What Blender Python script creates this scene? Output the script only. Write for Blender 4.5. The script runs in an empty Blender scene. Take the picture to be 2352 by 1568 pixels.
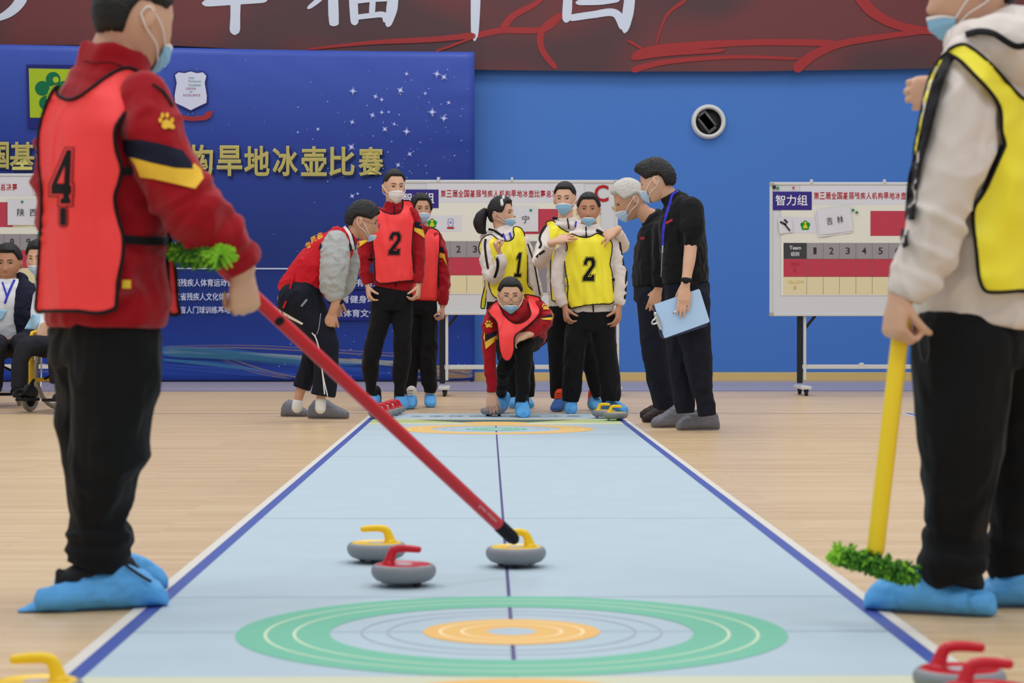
import bpy, bmesh, math, random
import numpy as np
from mathutils import Vector as V, Matrix, noise
from mathutils.bvhtree import BVHTree
from mathutils.geometry import delaunay_2d_cdt
random.seed(7)
PI = math.pi
C = bpy.context.scene.collection
SC = bpy.context.scene
# ------------------------------------------------------------ camera, light, exposure
CAMH = 0.72
FPX = 5000.0
YAW = math.atan(56 / FPX)
PIT = math.atan(55.7 / FPX)
cd = bpy.data.cameras.new('camera')
cd.sensor_width = 36.0
cd.lens = 36.0 * FPX / 2352.0
cd.clip_start = 0.1
cd.clip_end = 200
cd.dof.use_dof = True
cd.dof.focus_distance = 14.5
cd.dof.aperture_fstop = 6.3
cam = bpy.data.objects.new('camera', cd)
C.objects.link(cam)
cam.location = (0, 0, CAMH)
cam.rotation_euler = (PI / 2 - PIT, 0, -YAW)
SC.camera = cam
w = bpy.data.worlds.new('hall_light')
SC.world = w
w.use_nodes = True
w.node_tree.nodes['Background'].inputs[0].default_value = (0.86, 0.93, 1.0, 1)
w.node_tree.nodes['Background'].inputs[1].default_value = 0.58
SC.view_settings.view_transform = 'Standard'
SC.view_settings.look = 'None'
SC.view_settings.exposure = 0.0
SC.view_settings.gamma = 1.0
SC.view_settings.use_curve_mapping = False
def lamp(x, y, z, sx, sy, power, rx=0.0):
    l = bpy.data.lights.new('ceiling_lamp', 'AREA')
    l.shape = 'RECTANGLE'; l.size = sx; l.size_y = sy; l.energy = power
    l.color = (1.0, 0.995, 0.985)
    o = bpy.data.objects.new('ceiling_lamp', l)
    C.objects.link(o); o.location = (x, y, z); o.rotation_euler = (rx, 0, 0)
for ly in (1.0, 6.0, 11.0, 16.0, 21.0):
    for lx in (-4.5, 0.0, 4.5):
        lamp(lx, ly, 7.6, 2.2, 2.2, 84)
# ------------------------------------------------------------ pixel <-> world
cyw, syw, cp, sp = math.cos(YAW), math.sin(YAW), math.cos(PIT), math.sin(PIT)
CF = V((syw * cp, cyw * cp, -sp)); CR = V((cyw, -syw, 0)); CU = CR.cross(CF)
CAM = V((0, 0, CAMH))
def ray(px, py):
    return CF + CR * ((px - 1176) / FPX) - CU * ((py - 784) / FPX)
def P(px, py, Y):
    r = ray(px, py); return CAM + r * (Y / r.y)
def FL(px, py, z=0.0):
    r = ray(px, py); return CAM + r * ((z - CAMH) / r.z)
# ------------------------------------------------------------ materials
def lin(c):
    return tuple(((v / 255) / 12.92 if v / 255 <= 0.04045 else ((v / 255 + 0.055) / 1.055) ** 2.4) for v in c)
MATS = {}
def mat(name, rgb, rough=0.7, spec=0.3, bump=None, var=0.0, vscale=8.0, metal=0.0, sheen=0.0, trans=0.0, alpha=1.0, fold=None):
    if name in MATS: return MATS[name]
    m = bpy.data.materials.new(name); m.use_nodes = True
    nt = m.node_tree; b = nt.nodes['Principled BSDF']
    c = lin(rgb) + (1,)
    b.inputs['Base Color'].default_value = c
    b.inputs['Roughness'].default_value = rough
    b.inputs['Specular IOR Level'].default_value = spec
    b.inputs['Metallic'].default_value = metal
    b.inputs['Sheen Weight'].default_value = sheen
    b.inputs['Transmission Weight'].default_value = trans
    b.inputs['Alpha'].default_value = alpha
    tc = nt.nodes.new('ShaderNodeTexCoord')
    if var > 0:
        n = nt.nodes.new('ShaderNodeTexNoise'); n.inputs['Scale'].default_value = vscale; n.inputs['Detail'].default_value = 4
        nt.links.new(tc.outputs['Object'], n.inputs['Vector'])
        mx = nt.nodes.new('ShaderNodeMix'); mx.data_type = 'RGBA'
        mx.inputs[6].default_value = tuple(v * (1 - var) for v in c[:3]) + (1,)
        mx.inputs[7].default_value = tuple(min(1, v * (1 + var)) for v in c[:3]) + (1,)
        nt.links.new(n.outputs['Fac'], mx.inputs[0]); nt.links.new(mx.outputs[2], b.inputs['Base Color'])
    if bump:
        n = nt.nodes.new('ShaderNodeTexNoise'); n.inputs['Scale'].default_value = bump[0]; n.inputs['Detail'].default_value = 3
        nt.links.new(tc.outputs['Object'], n.inputs['Vector'])
        bp = nt.nodes.new('ShaderNodeBump'); bp.inputs['Strength'].default_value = bump[1]; bp.inputs['Distance'].default_value = 0.01
        nt.links.new(n.outputs['Fac'], bp.inputs['Height']); nt.links.new(bp.outputs['Normal'], b.inputs['Normal'])
        if fold:
            mp = nt.nodes.new('ShaderNodeMapping'); mp.inputs['Rotation'].default_value = (.5, .4, .3); mp.inputs['Scale'].default_value = (1, 1, fold[2] if len(fold) > 2 else 1)
            f = nt.nodes.new('ShaderNodeTexNoise'); f.noise_type = 'RIDGED_MULTIFRACTAL'; f.inputs['Scale'].default_value = fold[0]; f.inputs['Detail'].default_value = 1.5; f.inputs['Distortion'].default_value = .8; f.inputs['Roughness'].default_value = .45
            nt.links.new(tc.outputs['Object'], mp.inputs[0]); nt.links.new(mp.outputs[0], f.inputs['Vector'])
            b2 = nt.nodes.new('ShaderNodeBump'); b2.inputs['Strength'].default_value = fold[1]; b2.inputs['Distance'].default_value = .03
            nt.links.new(f.outputs['Fac'], b2.inputs['Height']); nt.links.new(bp.outputs['Normal'], b2.inputs['Normal']); nt.links.new(b2.outputs['Normal'], b.inputs['Normal'])
    MATS[name] = m
    return m
SKIN = mat('skin', (214, 168, 140), 0.55, 0.3, var=0.06, vscale=14)
SKIN2 = mat('skin_tan', (200, 150, 120), 0.55, 0.3, var=0.06, vscale=14)
SKIN3 = mat('skin_dark', (186, 134, 104), 0.55, 0.3, var=0.06, vscale=14)
HAIR = mat('black_hair', (24, 21, 20), 0.5, 0.35, bump=(120, 0.6))
WHAIR = mat('white_hair', (200, 194, 186), 0.6, 0.3, bump=(120, 0.6))
EYEW = mat('eye_white', (205, 195, 188), 0.4, 0.4)
EYED = mat('eye_dark', (36, 26, 22), 0.3, 0.5)
BROW = mat('brow_hair', (52, 40, 34), 0.8, 0.1)
MASKB = mat('mask_blue', (150, 196, 226), 0.8, 0.1)
MASKL = mat('mask_pale_blue', (182, 206, 232), 0.8, 0.1)
MASKW = mat('mask_white', (232, 224, 220), 0.8, 0.1)
LOOP = mat('ear_loop_white', (235, 230, 226), 0.8, 0.1)
RED = mat('crimson_fleece', (160, 17, 30), 0.85, 0.15, bump=(260, 0.12), sheen=0.15, fold=(9, .9, .8))
BIBR = mat('bib_red', (254, 66, 66), 0.5, 0.35, bump=(420, 0.15), fold=(8, 1.2, .35))
BIBY = mat('bib_yellow', (254, 238, 54), 0.42, 0.4, bump=(420, 0.12), fold=(8, 1.2, .35))
WHT = mat('cream_fleece', (224, 212, 204), 0.85, 0.15, bump=(260, 0.12), sheen=0.1, fold=(9, .9, .8))
BLK = mat('black_cloth', (22, 22, 24), 0.85, 0.15, bump=(220, 0.15), sheen=0.05, fold=(9, .9, .6))
BIND = mat('black_binding', (20, 19, 22), 0.7, 0.2)
NAVY = mat('navy_cloth', (26, 28, 48), 0.8, 0.2, bump=(240, 0.12), fold=(9, .9, .8))
NAVT = mat('navy_trousers', (22, 24, 36), 0.8, 0.2, bump=(240, 0.12), fold=(9, .9, .6))
GOLD = mat('gold_cloth', (238, 190, 62), 0.75, 0.2)
GREYS = mat('grey_jersey', (172, 172, 170), 0.9, 0.1, bump=(240, 0.15), fold=(10, .9, .8))
VEST = mat('red_vest', (196, 20, 34), 0.7, 0.2, bump=(60, 0.1), fold=(10, .9, .8))
COVER = mat('shoe_cover_blue', (92, 170, 232), 0.6, 0.3, bump=(45, 0.3), var=0.12, vscale=20, fold=(13, .7, .5))
COVERG = mat('shoe_cover_grey', (112, 112, 122), 0.55, 0.4, bump=(45, 0.3), var=0.15, vscale=18, fold=(13, .7, .3))
COVERD = mat('shoe_cover_brown', (44, 32, 30), 0.6, 0.3, bump=(45, 0.4))
SHOEB = mat('black_shoe', (20, 20, 22), 0.6, 0.3)
SHOEW = mat('white_lace', (214, 206, 196), 0.7, 0.2)
SHOEO = mat('orange_shoe', (226, 76, 42), 0.7, 0.2)
SOCK = mat('white_sock', (226, 224, 222), 0.85, 0.1)
LAN = mat('blue_lanyard', (48, 52, 190), 0.6, 0.3)
METAL = mat('chrome', (200, 200, 200), 0.25, 0.5, metal=1.0)
WHITEP = mat('white_plastic', (226, 226, 228), 0.4, 0.4)
# ------------------------------------------------------------ objects
ORG = {}
def nm(o): return o
def tag(o, label=None, cat=None, group=None, kind=None):
    if label: o['label'] = label
    if cat: o['category'] = cat
    if group: o['group'] = group
    if kind: o['kind'] = kind
    return o
def thing(name, label, cat, loc, group=None):
    o = bpy.data.objects.new(name, None); C.objects.link(o)
    o.empty_display_size = 0.1
    o.location = loc; ORG[o.name] = V(loc)
    return tag(o, label, cat, group)
def link(name, me, parent=None, org=None, smooth=True):
    """me holds world coordinates; they are moved to the thing's base"""
    o = bpy.data.objects.new(name, me); C.objects.link(o)
    if parent is not None:
        base = ORG[parent.name]; o.parent = parent
    else:
        base = V(org) if org is not None else V((0, 0, 0)); o.location = base
    if base.length > 0: me.transform(Matrix.Translation(-base))
    ORG[o.name] = V(base)
    if smooth and len(me.polygons):
        me.polygons.foreach_set('use_smooth', [True] * len(me.polygons))
    return o
class MB:
    def __init__(s): s.v = []; s.f = []; s.mi = []; s.m = 0
    def add(s, vs, fs):
        b = len(s.v); s.v += [tuple(x) for x in vs]
        for f in fs: s.f.append([b + i for i in f]); s.mi.append(s.m)
    def mesh(s, mats):
        me = bpy.data.meshes.new('m'); me.from_pydata(s.v, [], s.f)
        for m in (mats if isinstance(mats, (list, tuple)) else [mats]): me.materials.append(m)
        me.polygons.foreach_set('material_index', s.mi); me.update()
        return me
    def build(s, name, mats, parent=None, org=None, smooth=True, bevel=0.0):
        o = link(name, s.mesh(mats), parent, org, smooth)
        if bevel:
            bv = o.modifiers.new('bevel', 'BEVEL'); bv.width = bevel; bv.segments = 2; bv.limit_method = 'ANGLE'
        return o
    def box(s, c, size, rot=None):
        x, y, z = (a / 2 for a in size); c = V(c)
        vs = [V((i * x, j * y, k * z)) for i in (-1, 1) for j in (-1, 1) for k in (-1, 1)]
        if rot is not None: vs = [rot @ q for q in vs]
        s.add([c + q for q in vs], [(0, 1, 3, 2), (4, 6, 7, 5), (0, 4, 5, 1), (2, 3, 7, 6), (0, 2, 6, 4), (1, 5, 7, 3)])
    def bar(s, a, b, wx, wy, up=V((0, 0, 1))):
        a, b = V(a), V(b); d = (b - a); L = d.length; d.normalize()
        u = up - d * up.dot(d)
        if u.length < 1e-4: u = V((0, 1, 0)) - d * d.y
        u.normalize(); r = d.cross(u)
        M = Matrix((r, d, u)).transposed()
        s.box((a + b) / 2, (wx, L, wy), M)
    def rings(s, rs, cap0=True, cap1=True, closed=False):
        n = len(rs[0]); b = len(s.v)
        for r in rs: s.v += [tuple(q) for q in r]
        k = len(rs)
        for i in range(k if closed else k - 1):
            i2 = (i + 1) % k
            for j in range(n):
                j2 = (j + 1) % n
                s.f.append([b + i * n + j, b + i * n + j2, b + i2 * n + j2, b + i2 * n + j]); s.mi.append(s.m)
        if not closed:
            if cap0: s.f.append([b + j for j in range(n)][::-1]); s.mi.append(s.m)
            if cap1: s.f.append([b + (k - 1) * n + j for j in range(n)]); s.mi.append(s.m)
    def tube(s, pts, rad, n=14, lat=None, sub=4, e=2.0, round0=True, round1=True, norm=None):
        """pts world points; rad float, list of floats or list of (a along lat, b across)"""
        pts = [V(p) for p in pts]
        if not isinstance(rad, (list, tuple)): rad = [rad] * len(pts)
        rr = [(q, q) if not isinstance(q, (list, tuple)) else tuple(q) for q in rad]
        if len(pts) > 2 and sub > 1:
            P2, R2 = [], []
            for i in range(len(pts) - 1):
                p0 = pts[max(i - 1, 0)]; p1 = pts[i]; p2 = pts[i + 1]; p3 = pts[min(i + 2, len(pts) - 1)]
                for t in range(sub):
                    t = t / sub
                    P2.append(0.5 * ((2 * p1) + (p2 - p0) * t + (2 * p0 - 5 * p1 + 4 * p2 - p3) * t * t + (3 * p1 - p0 - 3 * p2 + p3) * t ** 3))
                    q = t * t * (3 - 2 * t)
                    R2.append(tuple(rr[i][k] * (1 - q) + rr[i + 1][k] * q for k in (0, 1)))
            P2.append(pts[-1]); R2.append(rr[-1]); pts, rr = P2, R2
        k = len(pts); out = []
        hint = V(lat) if lat is not None else None
        prev = None
        for i in range(k):
            t = (pts[min(i + 1, k - 1)] - pts[max(i - 1, 0)])
            if norm is not None: t = V(norm)
            if t.length < 1e-9: t = V((0, 0, 1))
            t.normalize()
            h = hint if hint is not None else prev
            if h is None: h = V((1, 0, 0)) if abs(t.x) < 0.8 else V((0, 1, 0))
            u = h - t * h.dot(t)
            if u.length < 1e-5: u = V((0, 1, 0)) - t * t.y
            u.normalize(); prev = u; wv = t.cross(u)
            out.append((pts[i], u, wv, t, rr[i]))
        def ring(c, u, wv, a, b):
            r = []
            for j in range(n):
                th = 2 * PI * j / n; cx, sx = math.cos(th), math.sin(th)
                if e != 2.0:
                    cx = math.copysign(abs(cx) ** (2 / e), cx); sx = math.copysign(abs(sx) ** (2 / e), sx)
                r.append(c + u * (a * cx) + wv * (b * sx))
            return r
        rs = []
        c, u, wv, t, (a, b) = out[0]
        if round0:
            q = min(a, b)
            for kx, sc in ((0.97, 0.25), (0.8, 0.6), (0.45, 0.88)): rs.append(ring(c - t * q * kx, u, wv, a * sc, b * sc))
        for c, u, wv, t, (a, b) in out: rs.append(ring(c, u, wv, a, b))
        if round1:
            q = min(a, b)
            for kx, sc in ((0.45, 0.88), (0.8, 0.6), (0.97, 0.25)): rs.append(ring(c + t * q * kx, u, wv, a * sc, b * sc))
        s.rings(rs)
    def ball(s, c, rx, ry=None, rz=None, M=None, n=16, k=10):
        ry = rx if ry is None else ry; rz = rx if rz is None else rz; c = V(c)
        rs = []
        for i in range(1, k):
            ph = -PI / 2 + PI * i / k
            r = []
            for j in range(n):
                th = 2 * PI * j / n
                q = V((rx * math.cos(ph) * math.cos(th), ry * math.cos(ph) * math.sin(th), rz * math.sin(ph)))
                r.append(c + (M @ q if M is not None else q))
            rs.append(r)
        s.rings(rs)
    def lathe(s, prof, c, n=40, M=None):
        c = V(c); rs = []
        for r, z in prof:
            ring = []
            for j in range(n):
                th = 2 * PI * j / n; q = V((r * math.cos(th), r * math.sin(th), z))
                ring.append(c + (M @ q if M is not None else q))
            rs.append(ring)
        s.rings(rs)
    def poly(s, pts): s.add(pts, [list(range(len(pts)))])
# temporary scene, used only to apply modifiers cheaply
TMP = bpy.data.scenes.new('tmp')
def tmp_dg():
    with bpy.context.temp_override(scene=TMP, view_layer=TMP.view_layers[0]):
        dg = bpy.context.evaluated_depsgraph_get()
    dg.update()
    return dg
def apply_mods(me, mods):
    o = bpy.data.objects.new('tmp', me); TMP.collection.objects.link(o)
    for typ, kw in mods:
        md = o.modifiers.new(typ, typ)
        for k_, v_ in kw.items(): setattr(md, k_, v_)
    dg = tmp_dg()
    out = bpy.data.meshes.new_from_object(o.evaluated_get(dg))
    mats = list(me.materials)
    TMP.collection.objects.unlink(o); bpy.data.objects.remove(o); bpy.data.meshes.remove(me)
    if not len(out.materials):
        for m in mats: out.materials.append(m)
    return out
def co(me):
    a = np.empty(len(me.vertices) * 3, np.float32); me.vertices.foreach_get('co', a); return a.reshape(-1, 3)
def setco(me, a):
    me.vertices.foreach_set('co', a.astype(np.float32).ravel()); me.update()
def normals(me):
    a = np.empty(len(me.vertices) * 3, np.float32); me.vertices.foreach_get('normal', a); return a.reshape(-1, 3)
def remesh(mb, material, vox, smooth=3, wr=None):
    me = mb.mesh(material); me.polygons.foreach_set('material_index', [0] * len(me.polygons))
    me = apply_mods(me, [('REMESH', dict(mode='VOXEL', voxel_size=vox, use_smooth_shade=True)), ('SMOOTH', dict(factor=0.5, iterations=smooth))])
    if wr: wrinkle(me, *wr)
    return me
def wrinkle(me, amp, freq, stretch=(1, 1, 1), seed=0.0):
    a = co(me); n = normals(me); z0 = float(a[:, 2].min())
    d = np.empty(len(a), np.float32)
    sx, sy, sz = (freq * q for q in stretch); N = noise.noise
    for i, (x, y, z) in enumerate(a.tolist()):
        q = N(V((x * sx * .5 + seed, y * sy * .5, z * sz * .5)))
        k = .5 * q
        r = 1 - 3.2 * abs(N(V((x * sx * .6 + z * sz * .6 + seed + 5, y * sy * .6 + k, z * sz - x * sx * .5 + k))))
        r2 = 1 - 3.2 * abs(N(V((x * sx * 1.1 - z * sz + seed + 9, y * sy * 1.1, z * sz * 1.3 + x * sx * .6 + k))))
        m = .5 + .9 * N(V((x * 4 + seed, y * 4, z * 4 + 8)))
        at = sst(z0, z0 + .09, z) * .85 + .15
        d[i] = at * (q * 0.6 + (max(-.35, r) + max(-.35, r2) * .7) * max(.15, m) - .2)
    setco(me, a + n * (d * amp)[:, None])
def bvh(me):
    vs = co(me).tolist(); return BVHTree.FromPolygons([V(q) for q in vs], [list(p.vertices) for p in me.polygons])
def mbbvh(mb): return BVHTree.FromPolygons([V(q) for q in mb.v], mb.f)
# ------------------------------------------------------------ text and flat print
_tc = {}
def text2d(s, off=0.0):
    """outline mesh of a string, unit size: (verts2d, faces, (x0, y0, x1, y1))"""
    key = (s, off)
    if key in _tc: return _tc[key]
    cu = bpy.data.curves.new('t', 'FONT'); cu.body = s; cu.offset = off; cu.resolution_u = 3
    o = bpy.data.objects.new('t', cu); TMP.collection.objects.link(o)
    dg = tmp_dg()
    me = bpy.data.meshes.new_from_object(o.evaluated_get(dg))
    vs = [(v.co.x, v.co.y) for v in me.vertices]; fs = [list(p.vertices) for p in me.polygons]
    TMP.collection.objects.unlink(o); bpy.data.objects.remove(o); bpy.data.curves.remove(cu); bpy.data.meshes.remove(me)
    bb = (min(v[0] for v in vs), min(v[1] for v in vs), max(v[0] for v in vs), max(v[1] for v in vs)) if vs else (0, 0, 1, 1)
    _tc[key] = (vs, fs, bb); return _tc[key]
def text_to(mb, s, fn, x0, y0, x1, y1, off=0.0):
    """string fitted into the box x0..x1, y0 (bottom)..y1 (top) of a plane; fn(u, v) -> world"""
    vs, fs, bb = text2d(s, off)
    sx = (x1 - x0) / (bb[2] - bb[0]); sy = (y1 - y0) / (bb[3] - bb[1])
    if s == '1': m_ = (x0 + x1) / 2; x0, x1 = m_ - (x1 - x0) * .36, m_ + (x1 - x0) * .36; sx *= .72
    mb.add([fn(x0 + (q[0] - bb[0]) * sx, y0 + (q[1] - bb[1]) * sy) for q in vs], fs)
# ------------------------------------------------------------ cloth draped on a body
def inpoly(x, y, poly):
    c = False; j = len(poly) - 1
    for i in range(len(poly)):
        xi, yi = poly[i]; xj, yj = poly[j]
        if (yi > y) != (yj > y) and x < (xj - xi) * (y - yi) / (yj - yi) + xi: c = not c
        j = i
    return c
def spline(pts, closed=True, sub=6):
    out = []; n = len(pts)
    rng = range(n if closed else n - 1)
    for i in rng:
        g = (lambda k: pts[k % n]) if closed else (lambda k: pts[min(max(k, 0), n - 1)])
        p0, p1, p2, p3 = g(i - 1), g(i), g(i + 1), g(i + 2)
        for t in range(sub):
            t /= sub
            out.append(tuple(0.5 * (2 * p1[k] + (p2[k] - p0[k]) * t + (2 * p0[k] - 5 * p1[k] + 4 * p2[k] - p3[k]) * t * t + (3 * p1[k] - p0[k] - 3 * p2[k] + p3[k]) * t ** 3) for k in (0, 1)))
    if not closed: out.append(tuple(pts[-1]))
    return out
def dens(poly, step):
    out = []
    for i in range(len(poly)):
        a = poly[i]; b = poly[(i + 1) % len(poly)]; L = math.hypot(b[0] - a[0], b[1] - a[1]); k = max(1, int(L / step))
        out += [(a[0] + (b[0] - a[0]) * t / k, a[1] + (b[1] - a[1]) * t / k) for t in range(k)]
    return out
def cast(px, py, tg, Yref):
    d = ray(px, py).normalized(); best = None
    for t in tg:
        h = t.ray_cast(CAM, d, 60)
        if h[0] is not None and (best is None or h[3] < best[3]): best = h
    if best is None:
        q = P(px, py, Yref)
        for t in tg:
            h = t.find_nearest(q)
            if h[0] is not None and (best is None or h[3] < best[3]): best = h
        dist = (best[0] - CAM).dot(d); return dist, d
    return best[3], d
def drape(name, poly, tg, Yref, material, parent, off=0.006, step=6, sm=3, thick=0.003, rip=0.0, ripf=6.0, bind=None, br=0.004, curve=True, part_label=None, faces=None, holes=None):
    if faces is None:
        bd = spline(poly, True, 5) if curve else list(poly)
        bd = dens(bd, step); nb = len(bd)
        vs = list(bd)
        x0, x1 = min(q[0] for q in bd), max(q[0] for q in bd); y0, y1 = min(q[1] for q in bd), max(q[1] for q in bd)
        x = x0 + step / 2
        while x < x1:
            y = y0 + step / 2
            while y < y1:
                if inpoly(x, y, bd) and min((x - q[0]) ** 2 + (y - q[1]) ** 2 for q in bd) > (step * .5) ** 2: vs.append((x, y))
                y += step
            x += step
        r = delaunay_2d_cdt([V(q) for q in vs], [(i, (i + 1) % nb) for i in range(nb)], [], 1, 1e-4)
        tris = r[2]
    else:
        vs = list(poly); nb = 0; bd = None
        r = None
        tris = [[f[0], f[q], f[q + 1]] for f in faces for q in range(1, len(f) - 1)]
    pv = [(q.x, q.y) for q in r[0]] if r else vs
    used = sorted({i for t in tris for i in t}); rm = {i: k for k, i in enumerate(used)}
    tris = [[rm[i] for i in t] for t in tris]; pv2 = [pv[i] for i in used]
    D = [cast(q[0], q[1], tg, Yref) for q in pv2]
    dep = np.array([q[0] for q in D]); dirs = [q[1] for q in D]
    adj = [set() for _ in pv2]
    for t in tris:
        for a, b in ((0, 1), (1, 2), (2, 0)): adj[t[a]].add(t[b]); adj[t[b]].add(t[a])
    base = dep.copy()
    for _ in range(sm):
        new = dep.copy()
        for i, s_ in enumerate(adj):
            if s_: new[i] = 0.5 * dep[i] + 0.5 * sum(dep[j] for j in s_) / len(s_)
        dep = new
    if sm: dep = np.minimum(dep, base + 0.02)
    out = []
    for i in range(len(pv2)):
        q = CAM + dirs[i] * float(dep[i] - off)
        if rip:
            q -= dirs[i] * (rip * (0.5 + noise.noise(V((q.x * ripf, q.y * ripf, q.z * ripf * 0.35 + 3))) + 0.5 * noise.noise(V((q.x * ripf * 2.2 + q.z * 4, q.y * 9, q.z * ripf * .6)))))
        out.append(q)
    mb = MB(); mb.add(out, [t if (out[t[1]] - out[t[0]]).cross(out[t[2]] - out[t[0]]).dot(dirs[t[0]]) < 0 else t[::-1] for t in tris])
    me = mb.mesh(material); tree = mbbvh(mb)
    o = link(name, me, parent)
    if thick:
        md = o.modifiers.new('thick', 'SOLIDIFY'); md.thickness = thick; md.offset = -1
    if part_label: o['label'] = part_label
    if bind is not None and faces is None:
        mp = {}
        for k, ov in enumerate(r[3]):
            for i in ov: mp.setdefault(i, k)
        loop = [out[rm[mp[i]]] for i in range(nb) if i in mp and mp[i] in rm]
        b2 = MB(); n = len(loop); rs = []
        loop = [(loop[i - 1] + loop[i] * 2 + loop[(i + 1) % n]) / 4 for i in range(n)]
        for i in range(n):
            t = (loop[(i + 1) % n] - loop[i - 1]).normalized(); d = (loop[i] - CAM).normalized()
            u = t.cross(d); u = u.normalized() if u.length > 1e-6 else V((0, 0, 1)); wv = t.cross(u)
            rs.append([loop[i] + u * (br * math.cos(a * PI / 3)) + wv * (br * math.sin(a * PI / 3)) for a in range(6)])
        b2.rings(rs, closed=True)
        link('binding', b2.mesh(bind), o)
    return o, tree
def glyph_px(s, x0, y0, x1, y1, off=0.0, skew=0.0, rot=0.0):
    vs, fs, bb = text2d(s, off); out = []
    cx, cy = (x0 + x1) / 2, (y0 + y1) / 2; ca, sa = math.cos(rot), math.sin(rot)
    for q in vs:
        u = (q[0] - bb[0]) / (bb[2] - bb[0]); v = (q[1] - bb[1]) / (bb[3] - bb[1])
        x = x0 + u * (x1 - x0) + skew * (v - .5); y = y1 - v * (y1 - y0)
        dx, dy = x - cx, y - cy; out.append((cx + dx * ca - dy * sa, cy + dx * sa + dy * ca))
    return out, fs
DIG = {  # block digits with serifs, unit box, y down
    '2': [(.02, .32), (.02, .18), (.2, .0), (.8, .0), (1, .16), (1, .36), (.42, .82), (.74, .82), (.74, .74), (1, .74), (1, 1), (0, 1), (0, .84), (.7, .33), (.7, .22), (.6, .14), (.4, .14), (.3, .22), (.3, .32)],
    '4': [(.74, .0), (.98, .0), (.92, .66), (1, .66), (1, .82), (.9, .82), (.89, .9), (.97, .9), (.97, 1), (.46, 1), (.46, .9), (.58, .9), (.6, .82), (.0, .82), (.0, .66)],
    '0': [(.2, .0), (.8, .0), (1, .1), (1, .9), (.8, 1), (.2, 1), (0, .9), (0, .1)],
    '1': [(.3, .0), (.68, .0), (.68, .86), (1, .86), (1, 1), (0, 1), (0, .86), (.32, .86), (.32, .24), (.05, .3), (.05, .16)]}
def grow(poly, d):
    n = len(poly); out = []
    area = sum(poly[i][0] * poly[(i + 1) % n][1] - poly[(i + 1) % n][0] * poly[i][1] for i in range(n)); sg = 1 if area > 0 else -1
    for i in range(n):
        a, b, c = V(poly[i - 1]), V(poly[i]), V(poly[(i + 1) % n])
        t1 = (b - a).normalized(); t2 = (c - b).normalized()
        n1 = V((t1.y, -t1.x)) * sg; n2 = V((t2.y, -t2.x)) * sg
        m = n1 + n2; m = m / max(0.5, m.dot(n1)) if m.length > 1e-6 else n1
        out.append(tuple(b + m * d))
    return out
def number(parent, dig, x0, y0, x1, y1, tree, Yref, fill, ground, skew=0.0, gap=2.0, ln=1.6, step=3, hole=None):
    base = [(x0 + u * (x1 - x0) + skew * (v - .5), y0 + v * (y1 - y0)) for u, v in DIG[dig]]
    o1, _ = drape('number', grow(base, gap + ln), [tree], Yref, fill, parent, off=0.002, step=step, sm=0, thick=0, curve=False)
    drape('inline', grow(base, gap), [tree], Yref, ground, o1, off=0.0032, step=step, sm=0, thick=0, curve=False)
    drape('digit', base, [tree], Yref, fill, o1, off=0.0044, step=step, sm=0, thick=0, curve=False)
    if hole: drape('counter', [(x0 + u * (x1 - x0) + skew * (v - .5), y0 + v * (y1 - y0)) for u, v in hole], [tree], Yref, ground, o1, off=0.0056, step=step, sm=0, thick=0, curve=False)
    return o1
# ------------------------------------------------------------ people: heads, hands, clothes
def sst(a, b, x):
    t = min(1, max(0, (x - a) / (b - a))); return t * t * (3 - 2 * t)
class Head:
    def __init__(s, c, h, yaw=0, pitch=0, roll=0, wide=1.0):
        s.c = V(c); s.s = h / 0.23; y, p = math.radians(yaw), math.radians(pitch); s.w = wide
        F = V((math.sin(y) * math.cos(p), -math.cos(y) * math.cos(p), math.sin(p)))
        L = V((0, 0, 1)).cross(F).normalized(); U = F.cross(L)
        r = math.radians(roll)
        s.L = L * math.cos(r) + U * math.sin(r); s.U = F.cross(s.L).normalized(); s.F = F
        s.M = Matrix((s.F, s.L, s.U)).transposed()
    def loc(s, th, ph, feat=True):
        x = math.cos(ph) * math.cos(th); y = math.cos(ph) * math.sin(th); z = math.sin(ph)
        Y = 0.075 * s.w * y; Z = 0.115 * z
        X = 0.093 * (abs(x) ** 0.86 if x > 0 else -abs(x) * 1.04)
        if z < 0:
            k = -z; Y *= 1 - 0.26 * k ** 1.6; X += 0.026 * k ** 1.8
            if x < 0: X *= 1 - 0.25 * k
        else:
            Y *= 1 + 0.04 * z
        if feat and x > 0:
            g = lambda v, m, q: math.exp(-((v - m) / q) ** 2)
            X += 0.023 * g(th, 0, .17) * g(ph, -.34, .15) + 0.012 * g(th, 0, .13) * g(ph, -.1, .2)
            a = abs(th)
            X -= 0.008 * g(a, .4, .2) * g(ph, .03, .11)
            X += 0.004 * g(a, .3, .4) * g(ph, .2, .08)
            X += 0.006 * g(th, 0, .28) * g(ph, -.68, .08) - 0.003 * g(th, 0, .25) * g(ph, -.56, .05)
            X += 0.004 * g(a, .62, .25) * g(ph, -.25, .2)
        return V((X, Y, Z))
    def pt(s, th, ph, off=0.0, feat=True):
        q = s.loc(th, ph, feat); n = V((q.x / .0086, q.y / .0056, q.z / .0132))
        return s.c + s.M @ ((q + n.normalized() * (off / s.s)) * s.s)
    def mesh(s, mb, ears=True):
        n, k = 72, 52; rs = []
        for i in range(1, k):
            ph = -PI / 2 + PI * i / k
            rs.append([s.pt(2 * PI * j / n - PI, ph) for j in range(n)])
        mb.rings(rs)
        if ears:
            for sg in (-1, 1):
                c = s.pt(sg * 1.72, -0.05, 0.006)
                R = s.M @ Matrix.Rotation(sg * 0.45, 3, 'Z')
                mb.ball(c, .016 * s.s, .007 * s.s, .031 * s.s, R, 12, 8)
                mb.ball(c - s.U * .014 * s.s + s.F * .002, .009 * s.s, .007 * s.s, .012 * s.s, R, 10, 6)
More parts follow.
